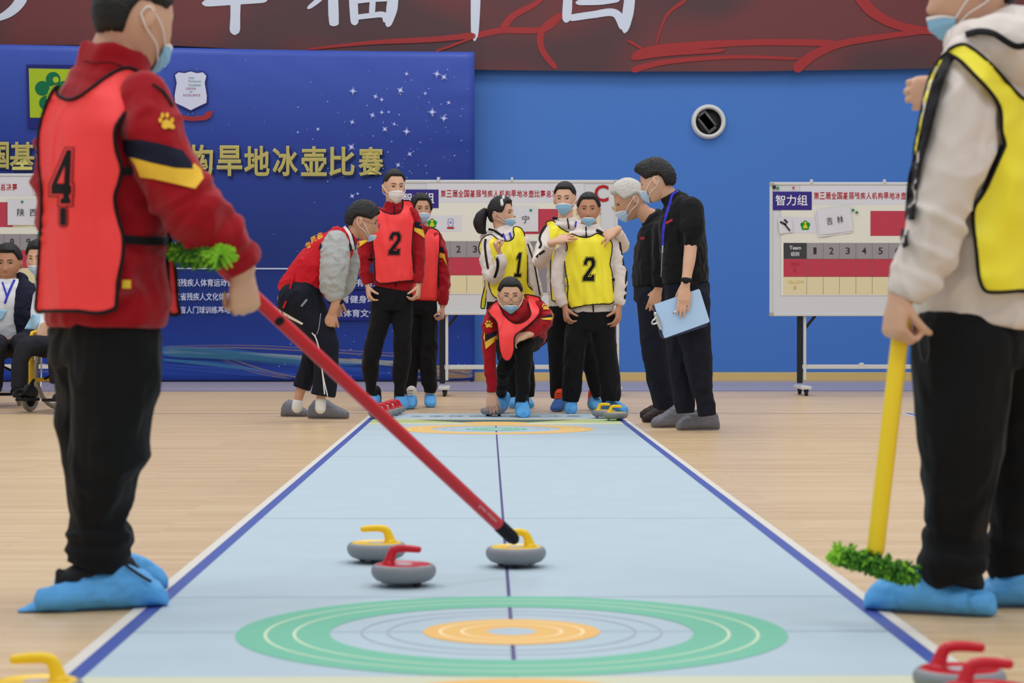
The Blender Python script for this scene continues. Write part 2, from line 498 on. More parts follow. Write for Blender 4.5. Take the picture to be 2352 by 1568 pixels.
def patch(mb, H, rows, off, cols=12):
    """rows: list of (phi function or value, th0, th1)"""
    rs = []
    for f, t0, t1 in rows:
        rs.append([H.pt(t0 + (t1 - t0) * j / cols, f((t0 + (t1 - t0) * j / cols)) if callable(f) else f, off) for j in range(cols + 1)])
    n = cols + 1; vs = [q for r in rs for q in r]
    mb.add(vs, [(i * n + j, i * n + j + 1, (i + 1) * n + j + 1, (i + 1) * n + j) for i in range(len(rs) - 1) for j in range(cols)])
def face(root, H, sides=(-1, 1), smile=0.0, eyes=0.95, browc=None):
    for sg in sides:
        c = sg * 0.40
        mb = MB()
        hw = .165
        def almond(h0, h1, hw=hw):
            def up(t): k = min(1, abs((t - c) / hw)); return .035 + h1 * (1 - k * k) + .012 * sg * (t - c) / hw
            def dn(t): k = min(1, abs((t - c) / hw)); return .035 - h0 * (1 - k * k) + .012 * sg * (t - c) / hw
            return dn, up
        dn, up = almond(.035 * eyes, .04 * eyes)
        mb.m = 0; patch(mb, H, [(dn, c - hw, c + hw), (up, c - hw, c + hw)], .0022)
        mb.m = 1; d2, u2 = almond(.034 * eyes, .04 * eyes)
        patch(mb, H, [(d2, c - .068, c + .068), (u2, c - .068, c + .068)], .0032, 6)
        patch(mb, H, [(up, c - hw * 1.05, c + hw * 1.08), (lambda t: up(t) + .022, c - hw * 1.05, c + hw * 1.08)], .0034)
        mb.build('eye', [EYEW, EYED], root)
        b = MB()
        bw = lambda t: .2 + .035 * math.sin(min(1, max(0, (sg * (t) - .14) / .5)) * PI * .8)
        patch(b, H, [(lambda t: bw(t) - .012, sg * .15, sg * .63), (lambda t: bw(t) + .036 * (1 - .5 * abs(t) / .63), sg * .15, sg * .63)], .0028)
        b.build('eyebrow', browc or BROW, root)
def mask(root, H, material, top=-.13, bot=-1.12, side=1.0, loops=(-1, 1), puff=.012, name='face_mask'):
    n, k = 25, 12; rs = []
    for i in range(k + 1):
        v = i / k; r = []
        for j in range(n):
            th = -side + 2 * side * j / (n - 1); q = abs(th) / side
            t0 = top - .16 * q ** 2; b0 = bot + .42 * q ** 2.5
            ph = t0 + (b0 - t0) * v
            off = .006 + puff * math.exp(-(th / .38) ** 2) * math.sin(min(1, v * 1.3 + .25) * PI * .8) + .003 * math.sin(v * PI) + .0012 * math.cos(v * 6 * PI)
            r.append(H.pt(th, ph, off * H.s, feat=False) + H.F * (.012 * H.s * math.exp(-(th / .25) ** 2) * (1 - v)))
        rs.append(r)
    mb = MB(); vs = [q for r in rs for q in r]
    mb.m = 0
    for i in range(k):
        mb.m = 1 if i == 0 else 0
        mb.add([], [])
        b = 0
        for j in range(n - 1):
            mb.f.append([i * n + j, i * n + j + 1, (i + 1) * n + j + 1, (i + 1) * n + j]); mb.mi.append(mb.m)
    mb.v = [tuple(q) for q in vs]
    o = mb.build(name, [material, MASKW], root)
    md = o.modifiers.new('thick', 'SOLIDIFY'); md.thickness = .002; md.offset = 1
    for sg in loops:
        col = (n - 1) if sg > 0 else 0
        e = H.pt(sg * 1.78, -.02, .012 * H.s)
        b = MB()
        for row, ex in ((0, .10), (k, -.30)):
            a = rs[row][col]; z = H.pt(sg * 1.80, ex, .013 * H.s)
            m = H.pt(sg * (side + 1.75) / 2, ((top - .16) if row == 0 else bot + .42) * .45 + ex * .55, .008 * H.s)
            b.tube([a, m, z, H.pt(sg * 1.95, -.06, .006)], .0022 * max(1, H.s), 6)
        b.build('ear_loop', LOOP, o)
    return o
def hair(root, H, T=.014, front=.62, side=.12, back=-.55, material=None, noise_amp=.003, nf=45, extra=None, top=1.25, name='hair', temple=.95):
    n, k = 96, 64; rs = []
    def line(a):
        if a < temple - .25: return front
        if a < temple + .3: return front + (side - front) * sst(temple - .25, temple + .3, a)
        if a < 1.95: return side
        return side + (back - side) * sst(1.95, 2.5, a)
    for i in range(1, k):
        ph = -PI / 2 + PI * i / k; r = []
        for j in range(n):
            th = 2 * PI * j / n - PI; a = abs(th)
            hl = line(a) + .03 * noise.noise(V((th * 6, 3, 1)))
            q = sst(0, .22, ph - hl)
            t = -.016 + (T * (1 + (top - 1) * sst(.3, 1.2, ph)) + .016) * q
            if q > .3: t += noise_amp * (noise.noise(V((th * nf / 8, ph * nf / 3, 1))) + .6 * noise.noise(V((th * nf / 3, ph * nf / 2, 4))))
            if extra: t += extra(th, ph) * q
            r.append(H.pt(th, ph, t * H.s, feat=False))
        rs.append(r)
    mb = MB(); mb.rings(rs)
    return mb.build(name, material or HAIR, root)
def glasses(root, H, material, sides=(-1, 1), ph=-.02, r=.021, temples=True):
    mb = MB(); s = H.s
    for sg in sides:
        c = H.pt(sg * .40, ph, .004, feat=False) + H.F * .022 * s
        mb.tube([c + H.L * (r * 1.1 * s * math.cos(q)) + H.U * (r * .8 * s * math.sin(q)) for q in [i * PI / 10 for i in range(21)]], .0016 * s, 6, sub=1)
        if temples:
            mb.tube([c + H.L * sg * r * 1.1 * s, H.pt(sg * 1.2, .0, .006), H.pt(sg * 1.75, .08, .01)], .0016 * s, 6)
    a = [H.pt(q * .12, ph + .02, .0, feat=False) + H.F * .026 * s for q in (-1, 0, 1)]
    mb.tube(a, .0016 * s, 6)
    return mb.build('glasses', material, root)
def add_hand(mb, w_, d, n, t, curl=(.35, .35, .25), sc=1.0, spread=.06, thumb=(.7, .6, .35), tcurl=.25, lens=None):
    """w_ wrist; d toward fingers; n the way the palm faces; t thumb side"""
    w_ = V(w_); d = V(d).normalized(); n = V(n); n = (n - d * n.dot(d)).normalized(); a = V(t); a = a - d * a.dot(d) - n * a.dot(n)
    a = d.cross(n) if a.length < 1e-5 else a.normalized()
    k = w_ + d * .086 * sc
    mb.tube([w_ - d * .02 * sc, w_ + d * .015 * sc, w_ + d * .05 * sc, k, k + d * .008 * sc], [(.026 * sc, .019 * sc), (.029 * sc, .019 * sc), (.039 * sc, .018 * sc), (.041 * sc, .0145 * sc), (.036 * sc, .011 * sc)], 14, lat=a, e=2.4, sub=3)
    L = [(.042, .026, .022), (.046, .031, .024), (.042, .028, .023), (.034, .021, .02)]
    for i in range(4):
        off = (.031 - .0207 * i) * sc
        p = w_ + d * (.082 - (.004 if i in (0,) else .0) - (.010 if i == 3 else 0)) * sc + a * off
        dr = (d + a * (spread * (1.5 - i))).normalized(); nn = n; pts = [p - dr * .012 * sc, p]
        cu = curl[i] if isinstance(curl[0], (list, tuple)) else curl
        for L_, c_ in zip(L[i], cu):
            M = Matrix.Rotation(c_, 3, dr.cross(nn)); dr = M @ dr; nn = M @ nn
            p = p + dr * L_ * sc * 1.02; pts.append(p)
        r = (.0092, .0092, .0086, .0078, .0066); q = .88 if i == 3 else 1
        mb.tube(pts, [x * sc * q for x in r], 10, sub=3)
    td = (d * thumb[0] + a * thumb[1] + n * thumb[2]).normalized(); p = w_ + d * .022 * sc + a * .024 * sc + n * .004 * sc
    pts = [p - td * .01 * sc, p]
    ax = td.cross((n - a * .35).normalized()).normalized() if td.cross(n).length > 1e-3 else d
    for L_, c_ in ((.042, .0), (.032, tcurl), (.026, tcurl)):
        td = Matrix.Rotation(c_, 3, ax) @ td; p = p + td * L_ * sc; pts.append(p)
    mb.tube(pts, [.014 * sc, .0135 * sc, .0112 * sc, .0102 * sc, .0082 * sc], 10, sub=3)
def secs(Y0, pts):
    k = Y0 / FPX
    return [P(q[0], q[1], Y0 + q[2]) for q in pts], [((q[3] * k), (q[4] * k)) if len(q) > 4 else q[3] * k for q in pts]
def yawlat(yaw):
    y = math.radians(yaw); return V((math.cos(y), math.sin(y), 0))
def garment(root, name, Y0, torso, lat, sleeves, material, vox=.008, wr=(.006, 9), smooth=3, extra=None, e=2.3, norm=None, label=None, tscale=1.0):
    tb = MB()
    if torso:
        p, r = secs(Y0, torso); tb.tube(p, r, 28, lat=lat, sub=5, e=e, norm=norm, round0=False, round1=False)
    mb = MB(); mb.v = list(tb.v); mb.f = [list(f) for f in tb.f]; mb.mi = list(tb.mi)
    sl = MB()
    for s in sleeves:
        p, r = secs(Y0, s); mb.tube(p, r, 18, sub=5, round1=False); sl.tube(p, r, 18, sub=5, round1=False)
    if extra: extra(mb)
    me = remesh(mb, material, vox, smooth, wr)
    tr = bvh(me)
    o = link(name, me, root)
    if label: o['label'] = label
    return dict(o=o, t=mbbvh(tb) if torso else None, all=tr, s=mbbvh(sl) if sleeves else None)
def body(root, Y0, H, neck, arms, hands, torso=None, lat=None, legs=(), skin=None, vox=.0045, ears=True):
    mb = MB()
    if H: H.mesh(mb, ears)
    if neck:
        p, r = secs(Y0, neck)
        if H: p.append(H.c - H.U * .045 * H.s - H.F * .022 * H.s); r.append(.05 * H.s)
        mb.tube(p, r, 18, sub=3)
    if torso:
        p, r = secs(Y0, torso); r = [(a * .82, b * .78) for a, b in r]; mb.tube(p, r, 20, lat=lat, sub=3)
    for a in arms:
        p, r = secs(Y0, a); mb.tube(p, r, 14, sub=4)
    for l in legs:
        p, r = secs(Y0, l); mb.tube(p, [q * .66 for q in r], 14, sub=3, round1=False)
    for h in hands:
        add_hand(mb, h[0], *h[1:4], **(h[4] if len(h) > 4 else {}))
    me = remesh(mb, skin or SKIN, vox, 2)
    return link('body', me, root)
def shoe(root, toe, d, L=.285, w=1.0, hgt=1.0,  material=None, inner=None, lift=0.0, name='shoe_cover', wr=.004, seed=0.0, ankle=None, roll=None, slip=False):
    """toe: floor point of the tip; d: floor direction heel to toe"""
    T = V(toe); d = V((d[0], d[1], 0)).normalized(); s = V((d.y, -d.x, 0)); Hh = T - d * L
    prof = [(-.01, .018, .03), (.03, .034, .062), (.14, .043, .088), (.28, .046, .1), (.42, .046, .094), (.56, .048, .076), (.74, .050, .056), (.88, .044, .043), (.97, .028, .03)]
    if slip: prof = [(-.01, .02, .03), (.02, .036, .05), (.12, .045, .058), (.28, .048, .066), (.42, .05, .08), (.56, .054, .098), (.68, .056, .1), (.8, .054, .084), (.92, .046, .056), (.98, .03, .03)]
    mb = MB(); rs = []
    for t, hw, h in prof:
        h *= hgt; hw *= w; r = []; c = Hh + d * L * t
        for j in range(20):
            a = 2 * PI * j / 20; x = math.copysign(abs(math.cos(a)) ** .75, math.cos(a)) * hw; z = h / 2 + math.copysign(abs(math.sin(a)) ** .8, math.sin(a)) * h / 2
            xx = x * (1 - .25 * max(0, z / h - .5))
            r.append(c + s * xx + V((0, 0, z + .003 + lift)))
        rs.append(r)
    mb.rings(rs)
    me = remesh(mb, material, .006, 2, (wr, 24, (1, 1, 1), seed))
    a = co(me); a[:, 2] = np.maximum(a[:, 2], .004); setco(me, a)
    o = link(name, me, root)
    if inner:
        b = MB(); k = Hh + d * L * .27
        b.tube([k + V((0, 0, .06)) * hgt, k + d * .004 + V((0, 0, .112)) * hgt], [(.046 * w, .05), (.043 * w, .046)], 16, lat=s)
        b.tube([k + d * .05 + V((0, 0, .09)) * hgt, k + d * .028 + V((0, 0, .118)) * hgt], [(.026, .012), (.028, .008)], 12, lat=s)
        for q in (.0, .02, .04):
            b.tube([k + d * (.075 - q * .6) + s * g * .022 + V((0, 0, .088 * hgt + q)) for g in (-1, 0, 1)], .005, 6)
        b.build('shoe', inner, root)
    return o
def stripe(root, g, poly, material, Y0, name='stripe', off=.004, step=4, key='all', thick=.0, curve=False):
    return drape(name, poly, [g[key]], Y0, material, root, off=off, step=step, sm=0, thick=thick, curve=curve)
def paw(root, g, cx, cy, sx, sy, Y0, lean=0.0, key='all', step=2.5):
    def blob(dx, dy, rx, ry):
        return [(cx + (dx + lean * dy) * sx + rx * sx * math.cos(a), cy + dy * sy + ry * sy * math.sin(a)) for a in [i * PI / 5 for i in range(10)]]
    o, _ = drape('paw_emblem', [(cx + (x + lean * y) * sx, cy + y * sy) for x, y in ((-.5, .35), (-.3, .0), (0, -.15), (.3, .0), (.5, .35), (.3, .5), (0, .42), (-.3, .5))], [g[key]], Y0, GOLD, root, off=.006, step=step, sm=0, thick=0)
    for dx, dy in ((-.45, -.1), (-.18, -.42), (.18, -.42), (.45, -.1)):
        drape('paw_toe', blob(dx, dy, .13, .18), [g[key]], Y0, GOLD, o, off=.006, step=step, sm=0, thick=0)
def zmap(x0, y0, s): return lambda L: [(x0 + x / s, y0 + y / s) for x, y in L]
def strand(root, pts, r, material, name, n=6):
    mb = MB(); mb.tube(pts, r, n, sub=4); return mb.build(name, material, root)
def ribbon(root, g, pts, wpx, material, Y0, name, key='all', off=.006, step=3):
    """strip along a pixel polyline, draped"""
    pl = spline(pts, False, 5); L, R = [], []
    for i, q in enumerate(pl):
        a = pl[max(i - 1, 0)]; b = pl[min(i + 1, len(pl) - 1)]; dx, dy = b[0] - a[0], b[1] - a[1]; l = math.hypot(dx, dy) or 1
        nx, ny = -dy / l * wpx / 2, dx / l * wpx / 2; L.append((q[0] + nx, q[1] + ny)); R.append((q[0] - nx, q[1] - ny))
    return drape(name, L + R[::-1], [g[key]] if not isinstance(key, list) else key, Y0, material, root, off=off, step=step, sm=1, thick=.0015, curve=False)
# ------------------------------------------------------------ the hall
def wood():
    m = bpy.data.materials.new('maple_floor'); m.use_nodes = True; nt = m.node_tree; b = nt.nodes['Principled BSDF']; N = nt.nodes.new; Lk = nt.links.new
    tc = N('ShaderNodeTexCoord')
    br = N('ShaderNodeTexBrick'); br.inputs['Scale'].default_value = 1.0; br.inputs['Brick Width'].default_value = 1.1; br.inputs['Row Height'].default_value = .058
    br.inputs['Mortar Size'].default_value = .0012; br.inputs['Mortar Smooth'].default_value = .4; br.offset = .37; br.offset_frequency = 2
    br.inputs['Color1'].default_value = lin((216, 183, 138)) + (1,); br.inputs['Color2'].default_value = lin((231, 201, 159)) + (1,); br.inputs['Mortar'].default_value = lin((196, 161, 118)) + (1,)
    Lk(tc.outputs['Object'], br.inputs['Vector'])
    mp = N('ShaderNodeMapping'); mp.inputs['Scale'].default_value = (1.2, 26, 1); Lk(tc.outputs['Object'], mp.inputs['Vector'])
    n = N('ShaderNodeTexNoise'); n.inputs['Scale'].default_value = 2.0; n.inputs['Detail'].default_value = 5; Lk(mp.outputs[0], n.inputs['Vector'])
    mx = N('ShaderNodeMix'); mx.data_type = 'RGBA'; mx.blend_type = 'MULTIPLY'; mx.inputs[0].default_value = .55
    cr = N('ShaderNodeValToRGB'); cr.color_ramp.elements[0].position = .3; cr.color_ramp.elements[0].color = (.70, .64, .58, 1); cr.color_ramp.elements[1].position = .68; cr.color_ramp.elements[1].color = (1, 1, 1, 1)
    Lk(n.outputs['Fac'], cr.inputs[0]); Lk(br.outputs['Color'], mx.inputs[6]); Lk(cr.outputs[0], mx.inputs[7]); Lk(mx.outputs[2], b.inputs['Base Color'])
    b.inputs['Roughness'].default_value = .33; b.inputs['Specular IOR Level'].default_value = .35
    bp = N('ShaderNodeBump'); bp.inputs['Strength'].default_value = .08; bp.inputs['Distance'].default_value = .01; Lk(n.outputs['Fac'], bp.inputs['Height']); Lk(bp.outputs[0], b.inputs['Normal'])
    return m
def flat(mb, x0, x1, y0, y1, z): mb.poly([(x0, y0, z), (x1, y0, z), (x1, y1, z), (x0, y1, z)])
def struct(o): o['kind'] = 'structure'; return o
WALLY = 24.66
mb = MB(); mb.box((0, 11.5, -.05), (26, 27, .1)); struct(mb.build('floor', wood(), smooth=False))
mb = MB(); flat(mb, -13, 13, 21.32, WALLY, .0006); struct(mb.build('trim_1', mat('court_border_paint', (176, 164, 172), .3, .35, var=.05), smooth=False))
mb = MB(); flat(mb, -13, 13, 21.2, 21.32, .0008); flat(mb, -13, 13, 16.27, 16.3, .0008); struct(mb.build('trim_2', mat('court_line_blue', (74, 96, 164), .35, .35), smooth=False))
WALLB = mat('wall_blue', (71, 121, 198), .55, .25, bump=(30, .04), var=.02, vscale=.6)
mb = MB(); mb.box((0, WALLY + .1, 3.9), (26, .2, 7.8)); struct(mb.build('wall_back', WALLB, smooth=False))
mb = MB(); mb.box((0, WALLY - .012, .048), (26, .024, .096)); struct(mb.build('baseboard_back', mat('ochre_baseboard', (216, 184, 118), .5, .3, var=.05), smooth=False, bevel=.004))
# round vent in the wall
q = P(1627, 280, WALLY); t = thing('wall_vent', 'round white vent ring high on the blue wall', 'vent', (q.x, WALLY, q.z))
R = 40 * WALLY / FPX; Mv = Matrix.Rotation(PI / 2, 3, 'X')
mb = MB(); mb.lathe([(R * .74, .0), (R * .74, .05), (R * .8, .075), (R * .9, .075), (R, .03), (R, .0)], (q.x, WALLY, q.z), 48, Mv); mb.build('ring', mat('vent_white', (214, 214, 210), .4, .4), t)
mb = MB(); mb.lathe([(R * .75, .004), (R * .4, .006), (.01, .007)], (q.x, WALLY, q.z), 48, Mv); mb.build('duct', mat('vent_dark', (30, 28, 30), .6, .3), t)
mb = MB()
for a in (.5, .9): mb.box((q.x - R * .1, WALLY - .03, q.z + (a - .7) * R * .5), (R * 1.1, .006, R * .55), Matrix.Rotation(.9, 3, 'Y'))
mb.build('flap', mat('vent_grey', (110, 104, 104), .5, .4), t)
# dark red banner above
BY = WALLY - .12
def onY(Y): return lambda px, py: P(px, py, Y)
t = thing('banner', 'dark red hanging banner with large white brush characters', 'banner', P(1176, 160, BY))
f = onY(BY); rows = []
bot = [(-420, 106), (0, 103), (380, 104), (700, 120), (1092, 160), (1400, 164), (1700, 164), (2100, 158), (2352, 152), (2700, 148)]
mb = MB(); n = 60; top = -420; vs = []
def blw(px):
    for (x0, y0), (x1, y1) in zip(bot, bot[1:]):
        if x0 <= px <= x1: return y0 + (y1 - y0) * (px - x0) / (x1 - x0)
    return 150
K = 16
for i in range(n + 1):
    px = -420 + 3120 * i / n
    for j in range(K + 1):
        v = j / K; py = top + (blw(px) - top) * v; q = P(px, py, BY)
        q.y += .003 * noise.noise(V((q.x * 1.1, q.z * .5, 2))) + .003 * sst(.8, 1, v) * noise.noise(V((q.x * 3, q.z * 1.3, 7)))
        vs.append(q)
mb.add(vs, [(i * (K + 1) + j, i * (K + 1) + j + 1, (i + 1) * (K + 1) + j + 1, (i + 1) * (K + 1) + j) for i in range(n) for j in range(K)])
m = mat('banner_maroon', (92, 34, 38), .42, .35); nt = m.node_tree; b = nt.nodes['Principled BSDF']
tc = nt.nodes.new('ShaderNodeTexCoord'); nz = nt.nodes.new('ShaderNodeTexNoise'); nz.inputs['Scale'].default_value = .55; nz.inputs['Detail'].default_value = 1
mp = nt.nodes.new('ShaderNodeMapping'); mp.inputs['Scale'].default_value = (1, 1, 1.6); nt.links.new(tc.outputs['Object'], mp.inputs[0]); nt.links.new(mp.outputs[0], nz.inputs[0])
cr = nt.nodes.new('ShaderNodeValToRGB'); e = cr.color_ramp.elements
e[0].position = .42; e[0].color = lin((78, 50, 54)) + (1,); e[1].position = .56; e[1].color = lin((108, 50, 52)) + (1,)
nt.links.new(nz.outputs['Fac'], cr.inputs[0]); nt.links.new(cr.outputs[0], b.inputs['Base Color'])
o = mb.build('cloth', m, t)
Bz = zmap(1080, 0, 2.2189)
def strokes(name, lines, wds, material, Y, parent, thin=.4, e0=1):
    mb = MB(); k = Y / FPX
    for si, (pts, wd) in enumerate(zip(lines, wds)):
        Y -= .0007; pl = spline(pts, False, 8); nL = len(pl)
        wl = wd if isinstance(wd, (list, tuple)) else (wd, wd)
        L, Rr = [], []
        for i, q in enumerate(pl):
            a = pl[max(i - 1, 0)]; b_ = pl[min(i + 1, nL - 1)]; dx, dy = b_[0] - a[0], b_[1] - a[1]; l = math.hypot(dx, dy) or 1
            u = i / (nL - 1) * (len(wl) - 1); i0 = min(int(u), len(wl) - 2); wv = wl[i0] + (wl[i0 + 1] - wl[i0]) * (u - i0)
            wv *= math.sqrt(max(.05, 1 - max(0, 1 - i * 1.2 / 3) ** 2)) * math.sqrt(max(.05, 1 - max(0, 1 - (nL - 1 - i) * 1.2 / 3) ** 2)) if e0 else 1
            L.append(P(q[0] - dy / l * wv / 2, q[1] + dx / l * wv / 2, Y)); Rr.append(P(q[0] + dy / l * wv / 2, q[1] - dx / l * wv / 2, Y))
        mb.add(L + Rr, [(i, i + 1, nL + i + 1, nL + i) for i in range(nL - 1)])
    return mb.build(name, material, parent, smooth=False)
LNR = mat('banner_red_line', (158, 44, 46), .45, .3)
L1 = [Bz(x) for x in ([(0, 190), (160, 155), (370, 150), (470, 70)], [(160, 155), (220, 80), (330, 20), (400, -40)], [(470, 70), (370, 150), (365, 250), (440, 350)], [(1100, 0), (1000, 80), (945, 230)],
    [(820, 300), (900, 260), (1200, 228), (1500, 215), (1880, 220)], [(820, 360), (1000, 315), (1350, 290), (1680, 300)], [(1650, 360), (1750, 280), (1900, 220), (2150, 180), (2400, 150)], [(1980, -30), (2050, 60), (2200, 135), (2420, 165)], [(800, 205), (880, 250)], [(820, 300), (1000, 275), (1300, 255)])]
L1 += [[(700, 114), (850, 98), (1000, 90), (1092, 80)], [(1000, 118), (1050, 100), (1092, 84)]]
strokes('flower_line', L1, [14, (18, 14, 8), (14, 16, 12), (10, 6, 4), (8, 22, 14, 16), (16, 10, 6), (26, 16, 10), (30, 22, 14), 6, 10, (4, 12, 14), 6], LNR, BY - .005, t)
CH = mat('banner_white_print', (206, 212, 228), .5, .3)
def ch(lines, wds): strokes('character', lines, wds, CH, BY - .008, t)
ch([[(70, -60), (48, 0), (20, 30), (-20, 48)], [(-40, -120), (60, -120)]], [(22, 26, 20, 8), 22])
ch([[(540, -160), (541, 0), (539, 80)], [(464, 8), (540, 2), (616, -4)], [(480, -60), (600, -64)], [(470, -110), (610, -114)]], [(24, 26, 22, 26), (16, 18, 20), 18, 18])
ch([[(706, 20), (740, -10), (762, -60)], [(764, -60), (766, 30), (768, 60)], [(810, -40), (812, 10), (815, 58)], [(905, -40), (900, 20), (890, 62)], [(816, 40), (850, 36), (880, 34), (890, 50)], [(816, 4), (850, 0), (895, -2)], [(856, -40), (856, 0), (854, 34)], [(810, -70), (900, -74)]], [(8, 14, 20), (22, 24, 20), (18, 20, 18), (24, 26, 12), (12, 12, 14, 20), 10, 14, 18])
ch([[(1092, -200), (1093, -40), (1090, 94)], [(1020, -120), (1160, -124)], [(1024, -50), (1160, -54)]], [(24, 24, 22, 16), 20, 20])
ch([[(1306, -110), (1304, 0), (1300, 52)], [(1450, -110), (1446, 0), (1434, 76)], [(1306, 42), (1360, 34), (1412, 30), (1436, 66)], [(1322, 6), (1380, 4), (1424, -2)], [(1306, -100), (1450, -104)], [(1376, -70), (1376, 2)]], [(22, 20, 22, 16), (26, 24, 26, 14), (16, 16, 18, 26), (12, 14, 12), 20, 16])
# ------------------------------------------------------------ blue event backdrop
DY = 24.3
t = thing('backdrop', 'tall blue printed event backdrop with gold characters and stars', 'backdrop', P(600, 873, DY))
A, Bq = P(-420, 103, DY), P(1090, 873.5, DY); ztl, ztr = P(-420, 98, DY).z, P(1090, 119, DY).z; zb = max(.004, Bq.z)
mb = MB(); n, k = 90, 50; vs = []
for i in range(n + 1):
    u = i / n; x = A.x + (Bq.x - A.x) * u
    for j in range(k + 1):
        v = j / k; zt = ztl + (ztr - ztl) * sst(0, 1, u); z = zb + (zt - zb) * v; y = DY
        tp = sst(.8, 1, v); y += .010 * tp * noise.noise(V((x * 5 + z * 4, z * 2.5, 3))) + .006 * noise.noise(V((x * .8, z * .8, 9)))
        if u > .85: y += .008 * sst(.85, 1, u) * noise.noise(V((x * 3, z * 6, 5)))
        vs.append((x, y, z))
mb.add(vs, [(i * (k + 1) + j, (i + 1) * (k + 1) + j, (i + 1) * (k + 1) + j + 1, i * (k + 1) + j + 1) for i in range(n) for j in range(k)])
m = mat('backdrop_blue', (40, 54, 140), .38, .3); nt = m.node_tree; b = nt.nodes['Principled BSDF']
tc = nt.nodes.new('ShaderNodeTexCoord'); sx = nt.nodes.new('ShaderNodeSeparateXYZ'); nt.links.new(tc.outputs['Generated'], sx.inputs[0])
cr = nt.nodes.new('ShaderNodeValToRGB'); e = cr.color_ramp.elements
e[0].position = 0; e[0].color = lin((32, 66, 160)) + (1,); e[1].position = 1; e[1].color = lin((64, 88, 182)) + (1,)
for p_, c_ in ((.16, (24, 52, 132)), (.38, (23, 47, 116)), (.7, (36, 60, 146))): x_ = e.new(p_); x_.color = lin(c_) + (1,)
nt.links.new(sx.outputs[2], cr.inputs[0]); nt.links.new(cr.outputs[0], b.inputs['Base Color'])
o = mb.build('cloth', m, t); md = o.modifiers.new('thick', 'SOLIDIFY'); md.thickness = .01; md.offset = -1 
mb = MB(); 
for x in (A.x + 1, (A.x + Bq.x) / 2, Bq.x - .03): mb.bar((x, DY + .1, 0), (x, DY + .1, ztr - .03), .04, .04)
mb.bar((A.x, DY + .1, ztr - .1), (Bq.x - .02, DY + .1, ztr - .1), .04, .04); mb.build('frame', mat('grey_steel', (120, 122, 126), .4, .4, metal=.6), t)
PY = DY - .03
fp = lambda u, v: P(u, -v, PY)
def ptext(name, items, material, Y, parent, off=0.0):
    mb = MB()
    for s, x0, y0, x1, y1 in items: text_to(mb, s, lambda u, v: P(u, -v, Y), x0, -y1, x1, -y0, off)
    return mb.build(name, material, parent, smooth=False)
big = [(c, x - 29, 334 + k_, x + 29, 404) for c, x, k_ in (('构', 460, -2), ('旱', 527, 0), ('地', 590, 1), ('冰', 655, 1), ('壶', 721, 2), ('比', 785, 3), ('赛', 852, 3))] + [('国', -22, 326, 20, 388), ('基', 22, 326, 80, 390), ('层', 88, 328, 146, 392), ('残', 152, 328, 210, 394), ('疾', 216, 330, 274, 396), ('人', 280, 330, 338, 398), ('机', 344, 332, 402, 400)]
ptext('title_shadow', [(c, x0 + 4, y0 + 5, x1 + 4, y1 + 5) for c, x0, y0, x1, y1 in big], mat('print_shadow_navy', (26, 34, 78), .5, .2), PY, t, .02)
ptext('title_edge', big, mat('print_pale_gold', (212, 202, 112), .5, .2), PY - .004, t, .022)
ptext('title', [(c, x0 + 2, y0 + 2, x1 - 2, y1 - 2) for c, x0, y0, x1, y1 in big], mat('print_gold', (186, 170, 100), .5, .2, var=.15, vscale=12), PY - .008, t, .004)
WT = mat('print_white', (206, 208, 226), .5, .2)
sm = [('杭州', 399, 556, 440, 576), ('中国残疾人体育运动管理中心', 385, 640, 582, 658), ('浙江省残疾人文化体育指导中心', 385, 672, 590, 690), ('国家盲人门球训练基地', 385, 703, 529, 720), ('划有限公司', 799, 640, 892, 658), ('育健身培训', 784, 678, 882, 696), ('东体育文化', 770, 710, 866, 728)]
ptext('small_print', sm, WT, PY - .003, t, .012)
mb = MB()
for i in range(3): 
    y0 = (630, 668, 702)[i]; mb.poly([P(700, y0, PY + .001), P(850, y0, PY + .001), P(850, y0 + 34, PY + .001), P(700, y0 + 34, PY + .001)])
mb.build('text_panel', mat('print_deep_blue', (28, 36, 116), .5, .2), t, smooth=False)
mb = MB(); mb.poly([P(150, 613.5, PY), P(820, 616, PY), P(820, 619, PY), P(150, 616.5, PY)]); mb.build('rule_line', WT, t, smooth=False)
# stars
mb = MB()
def star(px, py, r):
    c = []; a0 = random.random()
    for i in range(16):
        a = a0 + i * PI / 8; q = r * (1 if i % 4 == 0 else .55 if i % 2 == 0 else .26); c.append(P(px + q * math.cos(a), py + q * math.sin(a), PY - .002))
    mb.poly(c)
Sz = zmap(350, 0, 2.8)
for (x, y), r in zip(Sz([(1635, 475), (1830, 475), (1875, 495), (1290, 585), (1595, 580), (1435, 620), (1475, 640), (1905, 660), (1800, 720), (1415, 740), (1475, 722), (1875, 760), (1285, 785), (1495, 830), (1635, 845), (1555, 798), (1280, 945), (1655, 990), (1580, 1060), (1065, 830), (1285, 1260), (1755, 600), (1520, 720), (80, 425), (1320, 1245), (935, 850)]), [7, 11, 10, 11, 11, 8, 7, 7, 12, 9, 7, 11, 8, 9, 11, 6, 11, 8, 8, 6, 8, 6, 5, 5, 5, 4]): star(x, y, r)
for _ in range(75):
    x = random.gauss(930, 90); y = random.gauss(290, 90)
    if 380 < x < 1080 and 130 < y < 440: star(x, y, random.uniform(1.2, 3.0))
for _ in range(60): star(random.uniform(390, 1085), random.uniform(130, 620), random.uniform(.8, 1.9))
for _ in range(40): star(random.uniform(640, 1085), random.uniform(760, 868), random.uniform(.8, 2.6))
mb.build('stars', mat('print_star', (196, 200, 240), .5, .2), t, smooth=False)
